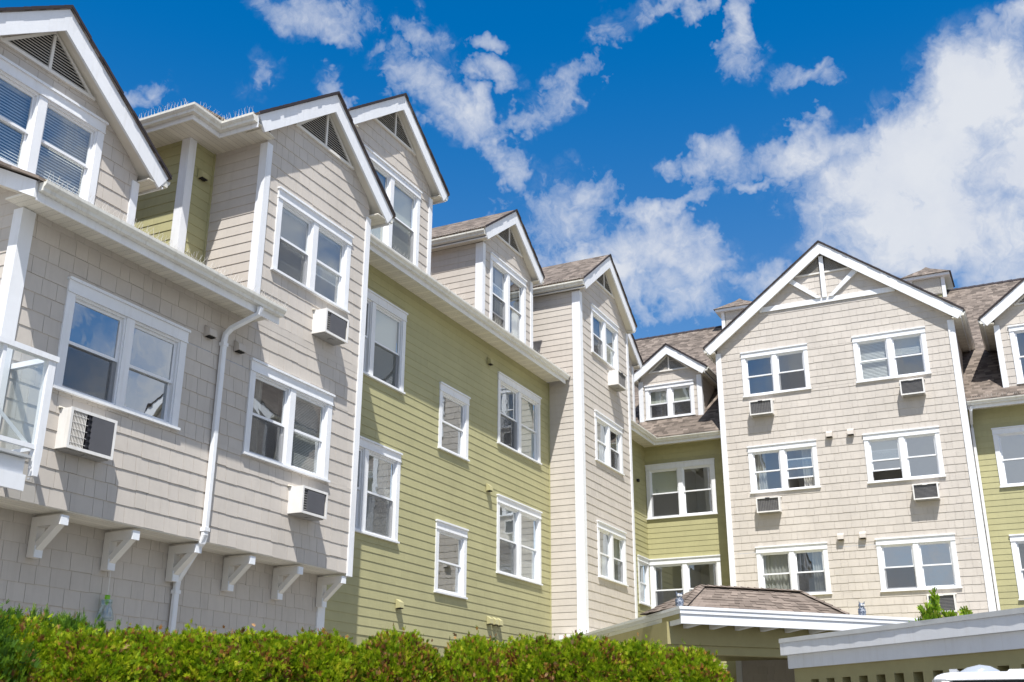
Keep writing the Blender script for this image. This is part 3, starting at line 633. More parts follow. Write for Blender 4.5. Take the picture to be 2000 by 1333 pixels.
# dormers on it
hC = window(f11, 15.60, 17.82, 9.22, 11.05, cont=('shade', 'shade'), screens=(1,))
lo, hi, zt = gable(f11, 16.71, 1.765, 11.10, 12.435, .19, 4.5, 'roof_y', 1.585, vent=(.59, .80), side_l=.09, side_r=.09, spikes=(0, 30))
siding(f11, lo, hi, 8.8, zt, EX, 'shingle', M['tan_shingle'], (hC,), name='dormer_wall'); corner(f11, 18.295, 8.9, 11.10, False, .11, .10); corner(f11, 15.125, 8.9, 11.10, True, .11, .10)
siding(f11.side(15.125), const(-2.5), const(0), 8.9, 11.1, LP, 'siding_board', M['tan_lap'], name='dormer_wall')
hD = window(f11, 21.13, 23.10, 9.20, 11.0, cont=('curtain_r', 'curtain_r'), screens=(0,), open_=(0,))
lo, hi, zt = gable(f11, 22.12, 1.50, 11.09, 12.165, .18, 4.5, 'roof_y', 1.365, bw=.28, vent=(.565, .72), side_l=.09, side_r=.09, spikes=(34, 30))
siding(f11, lo, hi, 8.8, zt, EX, 'shingle', M['tan_shingle'], (hD,), name='dormer_wall'); corner(f11, 20.755, 8.9, 11.10, True, .17, .10); corner(f11, 23.485, 8.9, 11.10, False, .11, .10)
siding(f11.side(20.755), const(-3.5), const(0), 8.9, 11.12, LP, 'siding_board', M['tan_lap'], name='dormer_wall')
# --- centre bay
f1015 = FL(10.15)
E_ = [window(f1015, 25.32, 27.33, 9.63, 11.03, cont=('curtain_r', 'shade'), screens=(0,)), window(f1015, 25.42, 27.41, 6.70, 8.05, cont=('curtain', 'none'), screens=(1,)), window(f1015, 25.42, 27.41, 3.715, 5.14, cont=('curtain', 'shade'), screens=(1,))]
lo, hi, zt = gable(f1015, 26.325, 1.83, 11.11, 12.46, .19, 5.0, 'roof_y', 1.795, bw=.285, vent=(.60, .74), side_l=.10, side_r=.09, spikes=(34, 30))
siding(f1015, lo, hi, -1.6, zt, EX, 'shingle', M['tan_shingle'], E_, name='bay_wall', zpieces=1.7)
corner(f1015, 24.53, -1.5, 11.10, True, .19, .15); corner(f1015, 28.12, -1.5, 11.08, False, .11, .10)
siding(f1015.side(24.53), const(-.9), const(0), -1.6, 8.70, LP, 'siding_board', M['tan_lap'], name='return_wall', zpieces=1.7)
siding(f1015.side(24.53), const(-4.5), const(0), 8.70, 11.14, LP, 'siding_board', M['tan_lap'], name='return_wall')
# --- olive wall in the corner and its dormer
hF = window(f11, 28.66, 30.63, 9.20, 10.97, cont=('none', 'none'), screens=())
lo, hi, zt = gable(f11, 29.65, 1.60, 11.06, 12.20, .18, 4.5, 'roof_y', 1.41, vent=(.565, .72), side_l=None, side_r=.09)
siding(f11, lo, hi, 8.8, zt, EX, 'shingle', M['tan_shingle'], (hF,), name='dormer_wall'); corner(f11, 31.06, 8.9, 11.08, False, .11, .10)
XG = 31.9
fG = FR(XG)
hS = window(f11, 30.87, 31.80, 3.67, 5.10, units=1, cont=('curtain',), screens=(), side=.09, head=.17)
siding(f11, const(28.12), const(XG), -1.6, 8.66, LP, 'siding_board', M['green_lap'], (hS,), name='olive_wall', zpieces=1.5)
eave([(28.13, 10.52), (XG - .53, 10.52), (XG - .53, 8.31)], 8.745, left=False, fascia=.09, soff=([(28.13, 10.52), (XG - .53, 10.52), (XG - .53, 8.31), (XG, 8.31), (XG, 11.05), (28.13, 11.05)], 8.64))
hM = window(fG, -11.02, -8.80, 6.32, 8.05, cont=('shade_half', 'none'), screens=(0,))
hL = window(fG, -11.02, -8.80, 3.35, 5.10, cont=('none', 'none'), screens=(0,))
siding(fG, const(-11.05), const(-8.29), -1.6, 8.66, LP, 'siding_board', M['green_lap'], (hM, hL), name='olive_wall', zpieces=.7)
# --- right bay
XB = 31.12
fB = FR(XB)
RB = [window(fB, -7.54, -5.545, 9.615, 11.04, cont=('none', 'none'), screens=(1,)), window(fB, -4.22, -2.21, 9.61, 11.035, cont=('blind_wide', 'blind_top'), screens=()),
      window(fB, -7.54, -5.55, 6.67, 8.085, cont=('curtain_l', 'curtain_r'), screens=(), open_=(1,)), window(fB, -4.22, -2.20, 6.655, 8.085, cont=('shade_half', 'none'), screens=(), open_=(0,), glass='mirror_glass'),
      window(fB, -7.52, -5.52, 3.69, 5.12, cont=('curtain', 'curtain_r'), screens=(1,)), window(fB, -4.20, -2.175, 3.675, 5.115, cont=('none', 'none'), screens=(0,), glass='mirror_glass')]
lo, hi, zt = gable(fB, -4.872, 3.58, 11.06, 13.79, .17, 7.0, 'roof_x', 3.425, bw=.285, vent=None, side_l=.09, side_r=.09, spikes=(0, 0))
siding(fB, lo, hi, -1.6, zt, EX, 'shingle', M['tan_shingle'], RB, name='bay_wall', zpieces=.7)
corner(fB, -8.297, -1.5, 11.12, True, .11, .13); corner(fB, -1.447, -1.5, 11.12, False, .11, .145)
siding(fB.side(-8.297), const(-.8), const(0), -1.6, 11.1, LP, 'siding_board', M['tan_lap'], name='return_wall', zpieces=1.5)
siding(fB.side(-1.447, False), const(0), const(6.5), -1.6, 11.1, LP, 'siding_board', M['tan_lap'], name='return_wall', zpieces=1.5)
siding(fB.side(-8.297), const(-6.5), const(-.8), 8.7, 11.1, LP, 'siding_board', M['tan_lap'], name='return_wall')
# king post truss on the gable
tb = MB(); tb.box(fB, -6.86, -2.88, .02, .055, 12.245, 12.40); tr = tb.build('gable_tie_beam', M['white'], BLD)
tb = MB(); tb.box(fB, -4.935, -4.81, .02, .10, 12.40, 13.74); tb.build('king_post', M['white'], tr)
for sg in (-1, 1):
    tb = MB(); c0, c1 = -4.872 + sg * .17, -4.872 + sg * .98
    tb.ext(fB, [(c0 - sg * .055, 12.40), (c0 + sg * .075, 12.40), (c1 + sg * .055, 13.06), (c1 - sg * .055, 13.17)], .02, .10); tb.build('brace', M['white'], tr)
vb = MB(); vb.box(fB, -5.70, -4.06, .012, .05, 13.20, 13.245); VG = vb.build('gable_vent', M['bracket'], BLD)
vb = MB(); vb.ext(fB, [(-5.62, 13.245), (-4.12, 13.245), (-4.872, 13.82)], .004, .018); vb.build('vent_backing', M['dark'], VG)
vb = MB(); zz = 13.255
while zz < 13.76:
    h_ = .70 - (zz - 13.245) / .76
    for a, c in ((-4.872 - h_, -4.97), (-4.78, -4.872 + h_)):
        if c - a > .03: vb.loops([fB(a, .045, zz), fB(c, .045, zz), fB(c, .022, zz + .022), fB(a, .022, zz + .022)], [fB(a, .048, zz + .004), fB(c, .048, zz + .004), fB(c, .025, zz + .026), fB(a, .025, zz + .026)])
    zz += .034
vb.build('vent_louvers', M['louver'], VG, kind='stuff')
# --- olive wall right of it
hR = [window(fG, -.889, 1.44, 6.38, 8.05, cont=('none', 'none'), screens=(), glass='mirror_glass'), window(fG, -.855, 1.44, 3.38, 5.10, cont=('none', 'none'), screens=())]
siding(fG, const(-1.46), const(9.0), -1.6, 8.66, LP, 'siding_board', M['green_lap'], hR, name='olive_wall', zpieces=1.5)
eave([(XG - .53, 1.40), (XG - .53, -9.0)], 8.745, left=False, fascia=.09, spikes=34, soff=([(XG - .53, 1.40), (XG - .53, -9.0), (XG, -9.0), (XG, 1.40)], 8.64), smat='soffit_y')
# main roof of the right wing
def rz(x): return 8.78 + .8 * (x - 31.25)
roof_slab([(31.24, 16, rz(31.24)), (31.24, -12, rz(31.24)), (39.2, -12, rz(39.2)), (39.2, 16, rz(39.2))][::-1], 'roof_y')
b = MB(); 
for y in np.arange(-12, 16, .3):
    b.loops([(39.08, y, rz(39.08) + .03 + Z0), (39.22, y, rz(39.2) + .05 + Z0), (39.36, y, rz(39.08) + .03 + Z0)], [(39.08, y + .3, rz(39.08) + .02 + Z0), (39.22, y + .3, rz(39.2) + .035 + Z0), (39.36, y + .3, rz(39.08) + .02 + Z0)])
b.build('ridge_cap', M['edge'], BLD, kind='stuff')
# its dormers
fH1 = FR(32.3)
hh = window(fH1, -11.07, -9.43, 9.62, 10.80, cont=('shade_half', 'shade_half'), screens=(0, 1), head=.16, side=.105)
lo, hi, zt = gable(fH1, -10.225, 1.16, 10.91, 11.745, .18, 3.2, 'roof_x', 1.035, bw=.245, vent=(.50, .66), side_l=.09, side_r=.09)
siding(fH1, lo, hi, 9.40, zt, EX, 'shingle', M['tan_shingle'], (hh,), name='dormer_wall'); corner(fH1, -11.26, 9.58, 10.95, True, .11, .12); corner(fH1, -9.19, 9.58, 10.95, False, .11, .13)
siding(fH1.side(-9.19, False), const(0), const(2.2), 9.5, 10.97, LP, 'siding_board', M['tan_lap'], name='dormer_wall')
fH2 = FR(31.7)
hh = window(fH2, -.055, 1.92, 9.16, 10.88, cont=('none', 'none'), screens=(), head=.17)
lo, hi, zt = gable(fH2, .935, 1.523, 10.92, 12.06, .18, 4.5, 'roof_x', 1.335, bw=.27, vent=(.56, .72), side_l=.09, side_r=.09)
siding(fH2, lo, hi, 9.0, zt, EX, 'shingle', M['tan_shingle'], (hh,), name='dormer_wall'); corner(fH2, -.40, 9.10, 10.95, True, .11, .12)
siding(fH2.side(-.40), const(-3.0), const(0), 9.1, 10.97, LP, 'siding_board', M['tan_lap'], name='dormer_wall')
gable(fB, 8.9, 3.58, 11.06, 13.79, .17, 7.0, 'roof_x', 3.425, bw=.285, vent=None, side_l=.09, side_r=.09)
b = MB(); b.ext(fB, [(5.475, -1.6), (12.325, -1.6), (12.325, 11.1), (8.9, 13.8), (5.475, 11.1)], -1.0, 0); b.build('bay_wall', M['tan_shingle'], BLD)
corner(fB, 5.475, -1.5, 11.1, True, .11, .13)
# cupolas on the ridge
def cupola(yc):
    x0, x1, h_ = 38.72, 39.92, .60
    b = MB()
    fc = F((x0, yc), (0, -1)); b.box(fc, -h_, h_, -1.2, 0, 14.5, 15.52)
    C = b.build('cupola', M['green_lap'], BLD)
    b = MB(); b.box(fc, -h_ + .14, h_ - .14, .002, .03, 14.86, 15.50); b.build('louver_panel', M['louver'], C)
    b = MB()
    for k in range(14): b.box(fc, -h_ + .16, h_ - .16, .028, .045, 14.90 + k * .042, 14.915 + k * .042)
    b.build('vent_louvers', M['bracket'], C, kind='stuff')
    for a, c in ((-h_ - .01, -h_ + .12), (h_ - .12, h_ + .01)):
        b = MB(); b.box(fc, a, c, .004, .05, 14.55, 15.50); b.build('corner_board', M['white'], C)
    b = MB(); e = .80
    b.loops([(x0 - .2, yc - e, 15.50 + Z0), (x1 + .2, yc - e, 15.50 + Z0), (x1 + .2, yc + e, 15.50 + Z0), (x0 - .2, yc + e, 15.50 + Z0)], [(x0 - .2, yc - e, 15.60 + Z0), (x1 + .2, yc - e, 15.60 + Z0), (x1 + .2, yc + e, 15.60 + Z0), (x0 - .2, yc + e, 15.60 + Z0)]); b.build('cupola_fascia', M['white'], C)
    b = MB(); cx = (x0 + x1) / 2; e2 = .86
    q = [(x0 - .26, yc - e2), (x1 + .26, yc - e2), (x1 + .26, yc + e2), (x0 - .26, yc + e2)]
    b.loops([(x, y, 15.602 + Z0) for x, y in q], [(cx + (x - cx) * .12, yc + (y - yc) * .12, 16.12 + Z0) for x, y in q]); b.build('cupola_roof', M['roof_y'], C)
    b = MB(); b.loops([(cx + (x - cx) * .17, yc + (y - yc) * .17, 16.09 + Z0) for x, y in q], [(cx + (x - cx) * .02, yc + (y - yc) * .02, 16.22 + Z0) for x, y in q]); b.build('cupola_cap', M['roof_tab'], C)
cupola(2.47); cupola(9.42)
b = MB(); q = [(24.22, 9.86), (26.4, 9.86), (26.4, 10.14), (24.52, 10.14), (24.52, 10.7), (24.22, 10.7)]
b.loops([(x, y, 2.15 + Z0) for x, y in q], [(x, y, 2.24 + Z0) for x, y in q]); b.build('base_ledge', M['white'], BLD)
flush_pieces()

# ---- brackets under the bay, downspouts, vents
bm_ = MB(); fb = F((0, 0), (1, 0)); Zs = -Z0
bm_.box(fb, -.055, .055, 0, .11, Zs - .46, Zs); bm_.box(fb, -.055, .055, .112, .45, Zs - .11, Zs)
def strut(b, w2, a, c):
    (n0, z0_), (n1, z1_) = a, c; t = .075
    dx, dz = n1 - n0, z1_ - z0_; L = math.hypot(dx, dz); px_, pz_ = -dz / L * t / 2, dx / L * t / 2
    q = [(n0 + px_, z0_ + pz_), (n0 - px_, z0_ - pz_), (n1 - px_, z1_ - pz_), (n1 + px_, z1_ + pz_)]
    b.loops([fb(-w2, n, Zs + z) for n, z in q], [fb(w2, n, Zs + z) for n, z in q])
strut(bm_, .048, (.09, -.36), (.43, -.06))
blk = MB(); blk.box(fb, -.056, .056, .448, .474, Zs - .112, Zs - .002); blk2 = MB(); blk2.box(fb, -.056, .056, .112, .128, Zs - .462, Zs - .33)
first = None
for x in (8.75, 9.86, 10.98, 12.08, 13.19, 14.31):
    wpos = (x, 10.498 - .016, 2.355 + Z0)
    if first is None:
        o = bm_.build('bracket', M['bracket'], BLD, origin=(0, 0, 0)); e1 = blk.build('end_block', M['block'], o, origin=(0, 0, 0)); e2 = blk2.build('end_block', M['block'], o, origin=(0, 0, 0)); first = (o, e1, e2)
        o.location = Vector(wpos) - WO[BLD]; e1.location = e2.location = (0, 0, 0)
    else:
        o = first[0].copy(); col.objects.link(o); o.parent = BLD; o.location = Vector(wpos) - WO[BLD]
        for q in first[1:]:
            c = q.copy(); col.objects.link(c); c.parent = o; c.location = (0, 0, 0)
def zz_(p): return [(x, y, z + Z0) for x, y, z in p]
b = MB(); b.tube(zz_([(11.10, 9.44, 5.66), (11.10, 9.46, 5.56), (11.06, 9.60, 5.49), (11.01, 9.85, 5.38), (10.995, 9.93, 5.30), (10.99, 9.945, 5.18), (10.99, 9.945, 2.47), (10.99, 9.97, 2.38), (11.05, 10.1, 2.32), (11.08, 10.32, 2.06), (11.10, 10.43, 1.93), (11.10, 10.44, 1.8), (11.10, 10.44, -1.5)]), .04, sq=(.085, .065, (1, 0, 0)))
ds = b.build('downspout', M['white'], BLD)
for z in (5.12, 2.52, 1.75):
    b = MB(); yy = 9.945 if z > 2 else 10.44; xx = 10.99 if z > 2 else 11.10
    b.box(F((xx, yy), (1, 0)), -.05, .05, -.042, .042, z, z + .05); b.build('strap', M['white'], ds)
b = MB(); b.tube(zz_([(31.33, 1.30, 8.60), (31.36, 1.33, 8.50), (31.6, 1.36, 8.36), (31.82, 1.38, 8.24), (31.83, 1.385, 8.1), (31.83, 1.385, -1.5)]), .04, sq=(.075, .075, (0, 1, 0))); b.build('downspout', M['white'], BLD)
# vent hoods
def hood_mesh(nm, mt):
    b = MB(); v = fb; w2 = .075
    b.loops([v(-w2, 0, Zs - .11), v(-w2, .1, Zs - .10), v(-w2, .085, Zs - .0), v(-w2, 0, Zs + .06)], [v(w2, 0, Zs - .11), v(w2, .1, Zs - .10), v(w2, .085, Zs - .0), v(w2, 0, Zs + .06)])
    o = b.build(nm, mt, BLD, origin=(0, 0, 0))
    d = MB(); d.box(v, -w2 + .014, w2 - .014, .012, .088, Zs - .118, Zs - .104); q = d.build('hood_opening', M['dark'], o, origin=(0, 0, 0)); q.location = (0, 0, 0)
    return o, q
HT, HG = hood_mesh('vent_hood', M['tan_hood']), hood_mesh('vent_hood', M['green_hood'])
used = {}
def hood(kind, p, rot=0, sc_=1):
    o, q = kind
    if id(o) in used:
        o = o.copy(); col.objects.link(o); q = q.copy(); col.objects.link(q); q.parent = o
    used[id(kind[0])] = 1
    o.parent = BLD; o.location = Vector((p[0], p[1], p[2] + Z0)) - WO[BLD]; o.rotation_euler = (0, 0, rot); o.scale = (sc_,) * 3
for p in ((10.703, 9.985, 5.27), (11.323, 9.985, 5.25)): hood(HT, p)
for y, z in ((5.144, 8.22), (4.547, 8.22), (5.114, 5.27), (4.52, 5.27)): hood(HT, (31.10, y, z), R(-90), 1.15)
for p in ((21.10, 11.03, 8.22), (21.12, 11.03, 5.24), (17.543, 11.03, 2.33), (21.21, 11.03, 2.36), (21.45, 11.03, 2.36), (21.67, 11.03, 2.36), (11.30, 11.03, 8.27)): hood(HG, p)
b = MB(); b.box(FL(11.03), 31.0, 31.1, 0, .07, 7.36, 7.44); b.build('vent_cap', M['dark'], BLD)
# ------------------------------------------------------------------ air conditioners
def aircon(x0, x1, z0, z1, d, f, label, style):
    wd = x1 - x0; h = z1 - z0; c = f((x0 + x1) / 2, .012, z0)
    rot = math.atan2(f.u.y, f.u.x)
    T = thing('air_conditioner', label, 'air conditioner', c, 'air conditioners set through the walls', rot)
    l = F((0, 0), (1, 0)); a, e = -wd / 2, wd / 2; zz0 = -Z0
    def bl(b, nm, mt): o = b.build(nm, mt, T, origin=(0, 0, 0)); o.location = (0, 0, 0); return o
    # loose local build: mesh coordinates are relative to the thing
    b = MB(); t = .014
    b.box(l, a, e, -.12, d, zz0, zz0 + t); b.box(l, a, e, -.12, d, zz0 + h - t, zz0 + h); b.box(l, a, a + t, -.12, d, zz0 + t, zz0 + h - t); b.box(l, e - t, e, -.12, d, zz0 + t, zz0 + h - t); b.box(l, a + t, e - t, d - .19, d - .15, zz0 + t, zz0 + h - t)
    rect_ring(b, l, a - .004, e + .004, zz0 - .004, zz0 + h + .004, .036, d - .006, d + .006)
    bl(b, 'case', M['ac_white'])
    if style == 'split':
        m_ = a + wd * .46
        b = MB(); b.box(l, m_, e - .03, d - .05, d + .004, zz0 + .03, zz0 + h - .03); bl(b, 'filter_panel', M['ac_grey'])
        b = MB(); b.box(l, a + .03, m_ - .05, d - .14, d - .10, zz0 + .03, zz0 + h - .03); bl(b, 'coil', M['coil'])
        b = MB(); b.box(l, m_ - .05, m_ - .004, d - .14, d - .01, zz0 + .03, zz0 + h - .03)
        for k in range(6): b.loops([l(m_ - .05, d - .01, zz0 + .05 + k * .065), l(m_ - .004, d - .01, zz0 + .07 + k * .065), l(m_ - .05, d - .01, zz0 + .09 + k * .065)], [l(m_ - .05, d + .008, zz0 + .05 + k * .065), l(m_ - .004, d + .012, zz0 + .07 + k * .065), l(m_ - .05, d + .008, zz0 + .09 + k * .065)])
        bl(b, 'louver', M['ac_black'])
        b = MB()
        for k in range(10): b.box(l, a + .034 + k * (m_ - .09 - a - .034) / 9, a + .0365 + k * (m_ - .09 - a - .034) / 9, d - .01, d + .002, zz0 + .03, zz0 + h - .03)
        for k in range(5): b.box(l, a + .03, m_ - .052, d - .008, d, zz0 + .07 + k * .08, zz0 + .074 + k * .08)
        o = bl(b, 'wire_guard', M['ac_white']); o['kind'] = 'stuff'
    elif style == 'filter':
        b = MB(); b.box(l, a + .13, e - .07, d - .06, d + .003, zz0 + .04, zz0 + h - .045); bl(b, 'filter_panel', M['ac_grey'])
        b = MB(); b.box(l, a + .035, a + .13, d - .1, d - .03, zz0 + .03, zz0 + h - .03); bl(b, 'fan_recess', M['ac_black'])
        b = MB(); b.box(l, e - .07, e - .035, d - .1, d - .03, zz0 + .03, zz0 + h - .03); bl(b, 'fan_recess', M['ac_black'])
        b = MB()
        for k in range(9): b.box(l, a + .04, a + .125, d - .03, d - .012, zz0 + .05 + k * .037, zz0 + .064 + k * .037)
        o = bl(b, 'side_louver', M['ac_fin']); o['kind'] = 'stuff'
    else:
        b = MB(); b.box(l, a + .035, e - .035, d - .06, d - .03, zz0 + .035, zz0 + h - .035); bl(b, 'coil', M['ac_grey'])
        b = MB()
        nx = 13 if style == 'grid' else 0
        for k in range(nx): b.box(l, a + .05 + k * (wd - .1) / 12, a + .056 + k * (wd - .1) / 12, d - .03, d - .016, zz0 + .035, zz0 + h - .035)
        for k in range(11): b.box(l, a + .04, e - .04, d - .034, d - .02, zz0 + .05 + k * (h - .1) / 10, zz0 + .056 + k * (h - .1) / 10)
        o = bl(b, 'grille', M['ac_fin']); o['kind'] = 'stuff'
        b = MB(); b.box(l, -.07, .06, d + .004, d + .011, zz0 + h - .045, zz0 + h - .012); bl(b, 'latch', M['ac_black'] if style == 'grid' else M['ac_white'])
    b = MB(); b.loops([l(a - .03, .0, zz0 + h + .006), l(e + .03, .0, zz0 + h + .006), l(e + .03, .045, zz0 + h + .002), l(a - .03, .045, zz0 + h + .002)], [l(a - .03, .0, zz0 + h + .03), l(e + .03, .0, zz0 + h + .03), l(e + .03, .046, zz0 + h + .008), l(a - .03, .046, zz0 + h + .008)]); bl(b, 'top_flashing', M['soffit'])
    b = MB(); b.box(l, a + .03, e - .03, .0, d - .03, zz0 - .016, zz0 - .001); b.box(l, -.03, .03, d * .4, d * .7, zz0 - .03, zz0 - .016); bl(b, 'drain_tray', M['ac_fin'])
    return T
aircon(8.44, 9.13, 3.06, 3.535, .185, f10, 'large white air conditioner with wire guard and dark filter, nearest on the left bay', 'split')
aircon(12.74, 13.36, 3.07, 3.47, .255, f10, 'white air conditioner with dark filter low on the tall bay above the brackets', 'filter')
aircon(13.02, 13.64, 6.0, 6.395, .255, f10, 'white air conditioner with dark filter under the top window of the tall bay', 'filter')
aircon(26.47, 27.12, 9.03, 9.45, .30, f1015, 'white air conditioner sticking out under the top window of the centre bay', 'grid')
aircon(-7.34, -6.67, 8.97, 9.40, .25, fB, 'air conditioner under the top left window of the wide gabled bay', 'grid')
aircon(-3.04, -2.41, 9.02, 9.46, .25, fB, 'air conditioner under the top right window of the wide gabled bay', 'fins')
aircon(-7.36, -6.69, 6.06, 6.49, .22, fB, 'air conditioner under the middle left window of the wide gabled bay', 'grid')
aircon(-3.05, -2.40, 6.05, 6.48, .25, fB, 'air conditioner under the middle right window of the wide gabled bay', 'fins')
aircon(-3.03, -2.35, 3.06, 3.52, .25, fB, 'air conditioner low on the wide bay, half hidden by a shrub', 'fins')

# ------------------------------------------------------------------ balcony at the left edge
BAL = thing('balcony', 'white framed balcony with glass railing at the left edge', 'balcony', (7.0, 9.7, 0))
yb, xp = 9.41, 7.724
b = MB(); b.box(FL(yb + .03), 4.6, 7.63, -.56, 0, 2.42, 2.70); b.build('deck', M['white'], BAL)
b = MB(); b.box(FL(yb + .028), 4.6, 7.645, .0, .03, 2.36, 2.53); b.build('fascia_board', M['white'], BAL)
b = MB(); b.box(FL(yb + .0), 4.6, 7.66, -.55, .03, 2.705, 2.735); b.build('deck_edge', M['flash'], BAL)
b = MB(); q = [(xp - .045, 3.80), (xp + .045, 3.80), (xp + .045, 2.75), (xp + .03, 2.53), (xp - .03, 2.53), (xp - .045, 2.75)]; b.ext(FL(yb), q, -.035, .045); b.build('post', M['white'], BAL)
b = MB(); b.box(FL(yb), 4.6, xp + .07, -.04, .06, 3.80, 3.86); b.build('top_rail', M['white'], BAL)
b = MB(); b.box(FL(yb), 4.6, xp - .046, -.015, .03, 2.81, 2.86); b.build('bottom_rail', M['white'], BAL)
b = MB(); b.box(F((xp, 0), (0, -1)), -9.99, -yb - .036, -.03, .03, 3.79, 3.85); b.build('side_top_rail', M['white'], BAL)
b = MB(); b.box(F((xp, 0), (0, -1)), -9.99, -yb - .036, -.018, .018, 2.81, 2.85); b.build('side_bottom_rail', M['white'], BAL)
b = MB(); b.box(FL(yb), 4.6, xp - .05, .004, .010, 2.86, 3.80); b.build('glass_panel', M['rail_glass'], BAL)
b = MB(); b.box(F((xp, 0), (0, -1)), -9.98, -yb - .05, -.003, .003, 2.85, 3.79); b.build('glass_panel', M['rail_glass'], BAL)
b = MB(); b.ext(FL(yb), [(7.15, 3.18), (7.15, 3.13), (7.55, 2.86), (7.60, 2.86), (7.60, 2.875)], -.01, .0); b.build('brace', M['white'], BAL)
b = MB(); b.box(FL(yb), 7.1, 7.14, -.03, .04, 2.735, 3.8); b.build('post', M['white'], BAL)
for z in (2.60, 2.48):
    b = MB(); b.lathe([(0.0, 0), (.014, 0), (.014, .02), (0, .02)], 8, (7.66, yb - .03, z + Z0)); b.build('bolt', M['metal'], BAL)
# wasp trap on a string
WT = thing('wasp_trap', 'glass wasp trap with a lime green stopper hanging below a bracket', 'wasp trap', (9.90, 10.40, 1.30 + Z0))
sc_w = 1.0
b = MB(); b.lathe([(.02, 0.03), (.095, 0.0), (.108, .012), (.10, .05), (.075, .14), (.062, .165), (.058, .17), (.066, .2), (.07, .235), (.066, .245), (.060, .236), (.054, .2)], 24, tuple(WO[WT])); b.build('jar', M['bottle'], WT, smooth=True)
def m_plain(nm, c, r=.4):
    mt, t, bb = new_mat(nm); bb.inputs['Base Color'].default_value = (*c, 1); bb.inputs['Roughness'].default_value = r; return mt
b = MB(); b.lathe([(0, .18), (.012, .18), (.03, .24), (.032, .245), (.032, .30), (.0, .302)], 18, tuple(WO[WT])); b.build('stopper', m_plain('lime_plastic', (.22, .55, .02)), WT, smooth=True)
b = MB(); b.tube([tuple(WO[WT] + Vector((0, 0, .30))), tuple(WO[WT] + Vector((.0, 0, .66)))], .0025, 5); b.build('string', M['blind'], WT)

# ------------------------------------------------------------------ entrance canopy
CAN = thing('entrance_canopy', 'white edged entrance canopy on olive beams with a small shingled hip roof', 'canopy', (22.0, 5.5, 0))
A_ = Vector((19.206, 6.09, 0)); uR = Vector((.746, -.666, 0)); uL = Vector((3.09, 2.55, 0)).normalized(); nin = Vector((.666, .746, 0))
RE = A_ + uR * 5.47; LE = A_ + uL * 4.05
path = [tuple(LE[:2]), tuple(A_[:2]), tuple(RE[:2])]
path = [tuple((A_ + uL * 6.2)[:2])] + path[1:] + [tuple((RE + Vector((8.0, -.3, 0)))[:2])]
zt_, zb_ = 2.203, 1.90
# canopy edge: flashing, gutter strip and two stepped boards
sweep(path, [(-.25, .0), (.035, .0), (.035, -.05), (.022, -.055), (-.25, -.04)], zt_).build('cap_flashing', M['white'], CAN)
sweep(path, [(-.05, -.056), (.018, -.056), (.018, -.125), (-.05, -.125)], zt_).build('fascia_board', M['white'], CAN)
sweep(path, [(-.05, -.126), (-.004, -.126), (-.004, -.30), (-.05, -.30)], zt_).build('fascia_board', M['white'], CAN)
pl = [LE + uL * 9, A_, RE, RE + Vector((8, -.3, 0))]; pl = [pl[0] - Vector((0, .06, 0)), A_ + nin * .06, RE + nin * .06, RE + Vector((8, -.1, 0))]
pl = [LE + uL * 2.0 - Vector((-.05, .06, 0)), A_ + nin * .06, RE + nin * .06, Vector((31.08, 2.35, 0)), Vector((31.08, 9.9, 0))]
b = MB(); b.loops([(p.x, p.y, 1.99 + Z0) for p in pl], [(p.x, p.y, 2.15 + Z0) for p in pl]); b.build('deck', M['olive'], CAN)
# beam: olive boards set back from the edge
C0 = A_ + uR * .02 + nin * .60 + uL * .0
C0 = Vector((19.60, 6.49, 0))
bp_ = [tuple((C0 + uL * 6)[:2]), tuple(C0[:2]), tuple((C0 + uR * 4.6)[:2])]
sweep(bp_, [(-.25, 1.585), (0, 1.585), (0, 1.985), (-.25, 1.985)], 0).build('beam', M['olive'], CAN)
sweep(bp_, [(-.25, 1.425), (-.05, 1.425), (-.05, 1.583), (-.25, 1.583)], 0).build('beam', M['olive'], CAN)
for k in range(6):
    p = A_ + uR * (.42 + k * .56) + nin * .055
    b = MB(); fr_ = F((p.x, p.y), tuple(uR[:2]))
    b.loops([fr_(-.05, 0, 1.985), fr_(-.05, 0, 1.905), fr_(-.05, -.5, 1.875), fr_(-.05, -.52, 1.985)], [fr_(.05, 0, 1.985), fr_(.05, 0, 1.905), fr_(.05, -.5, 1.875), fr_(.05, -.52, 1.985)])
    b.build('rafter', M['white'], CAN)
for p in (C0 + uR * .15 + nin * .12, C0 + uR * 4.3 + nin * .12, C0 + uL * 5.5 + Vector((.2, -.1, 0))):
    b = MB(); fr_ = F((p.x, p.y), tuple(uR[:2])); b.box(fr_, -.12, .12, -.12, .12, -1.6, 1.43); b.build('column', M['white'], CAN)
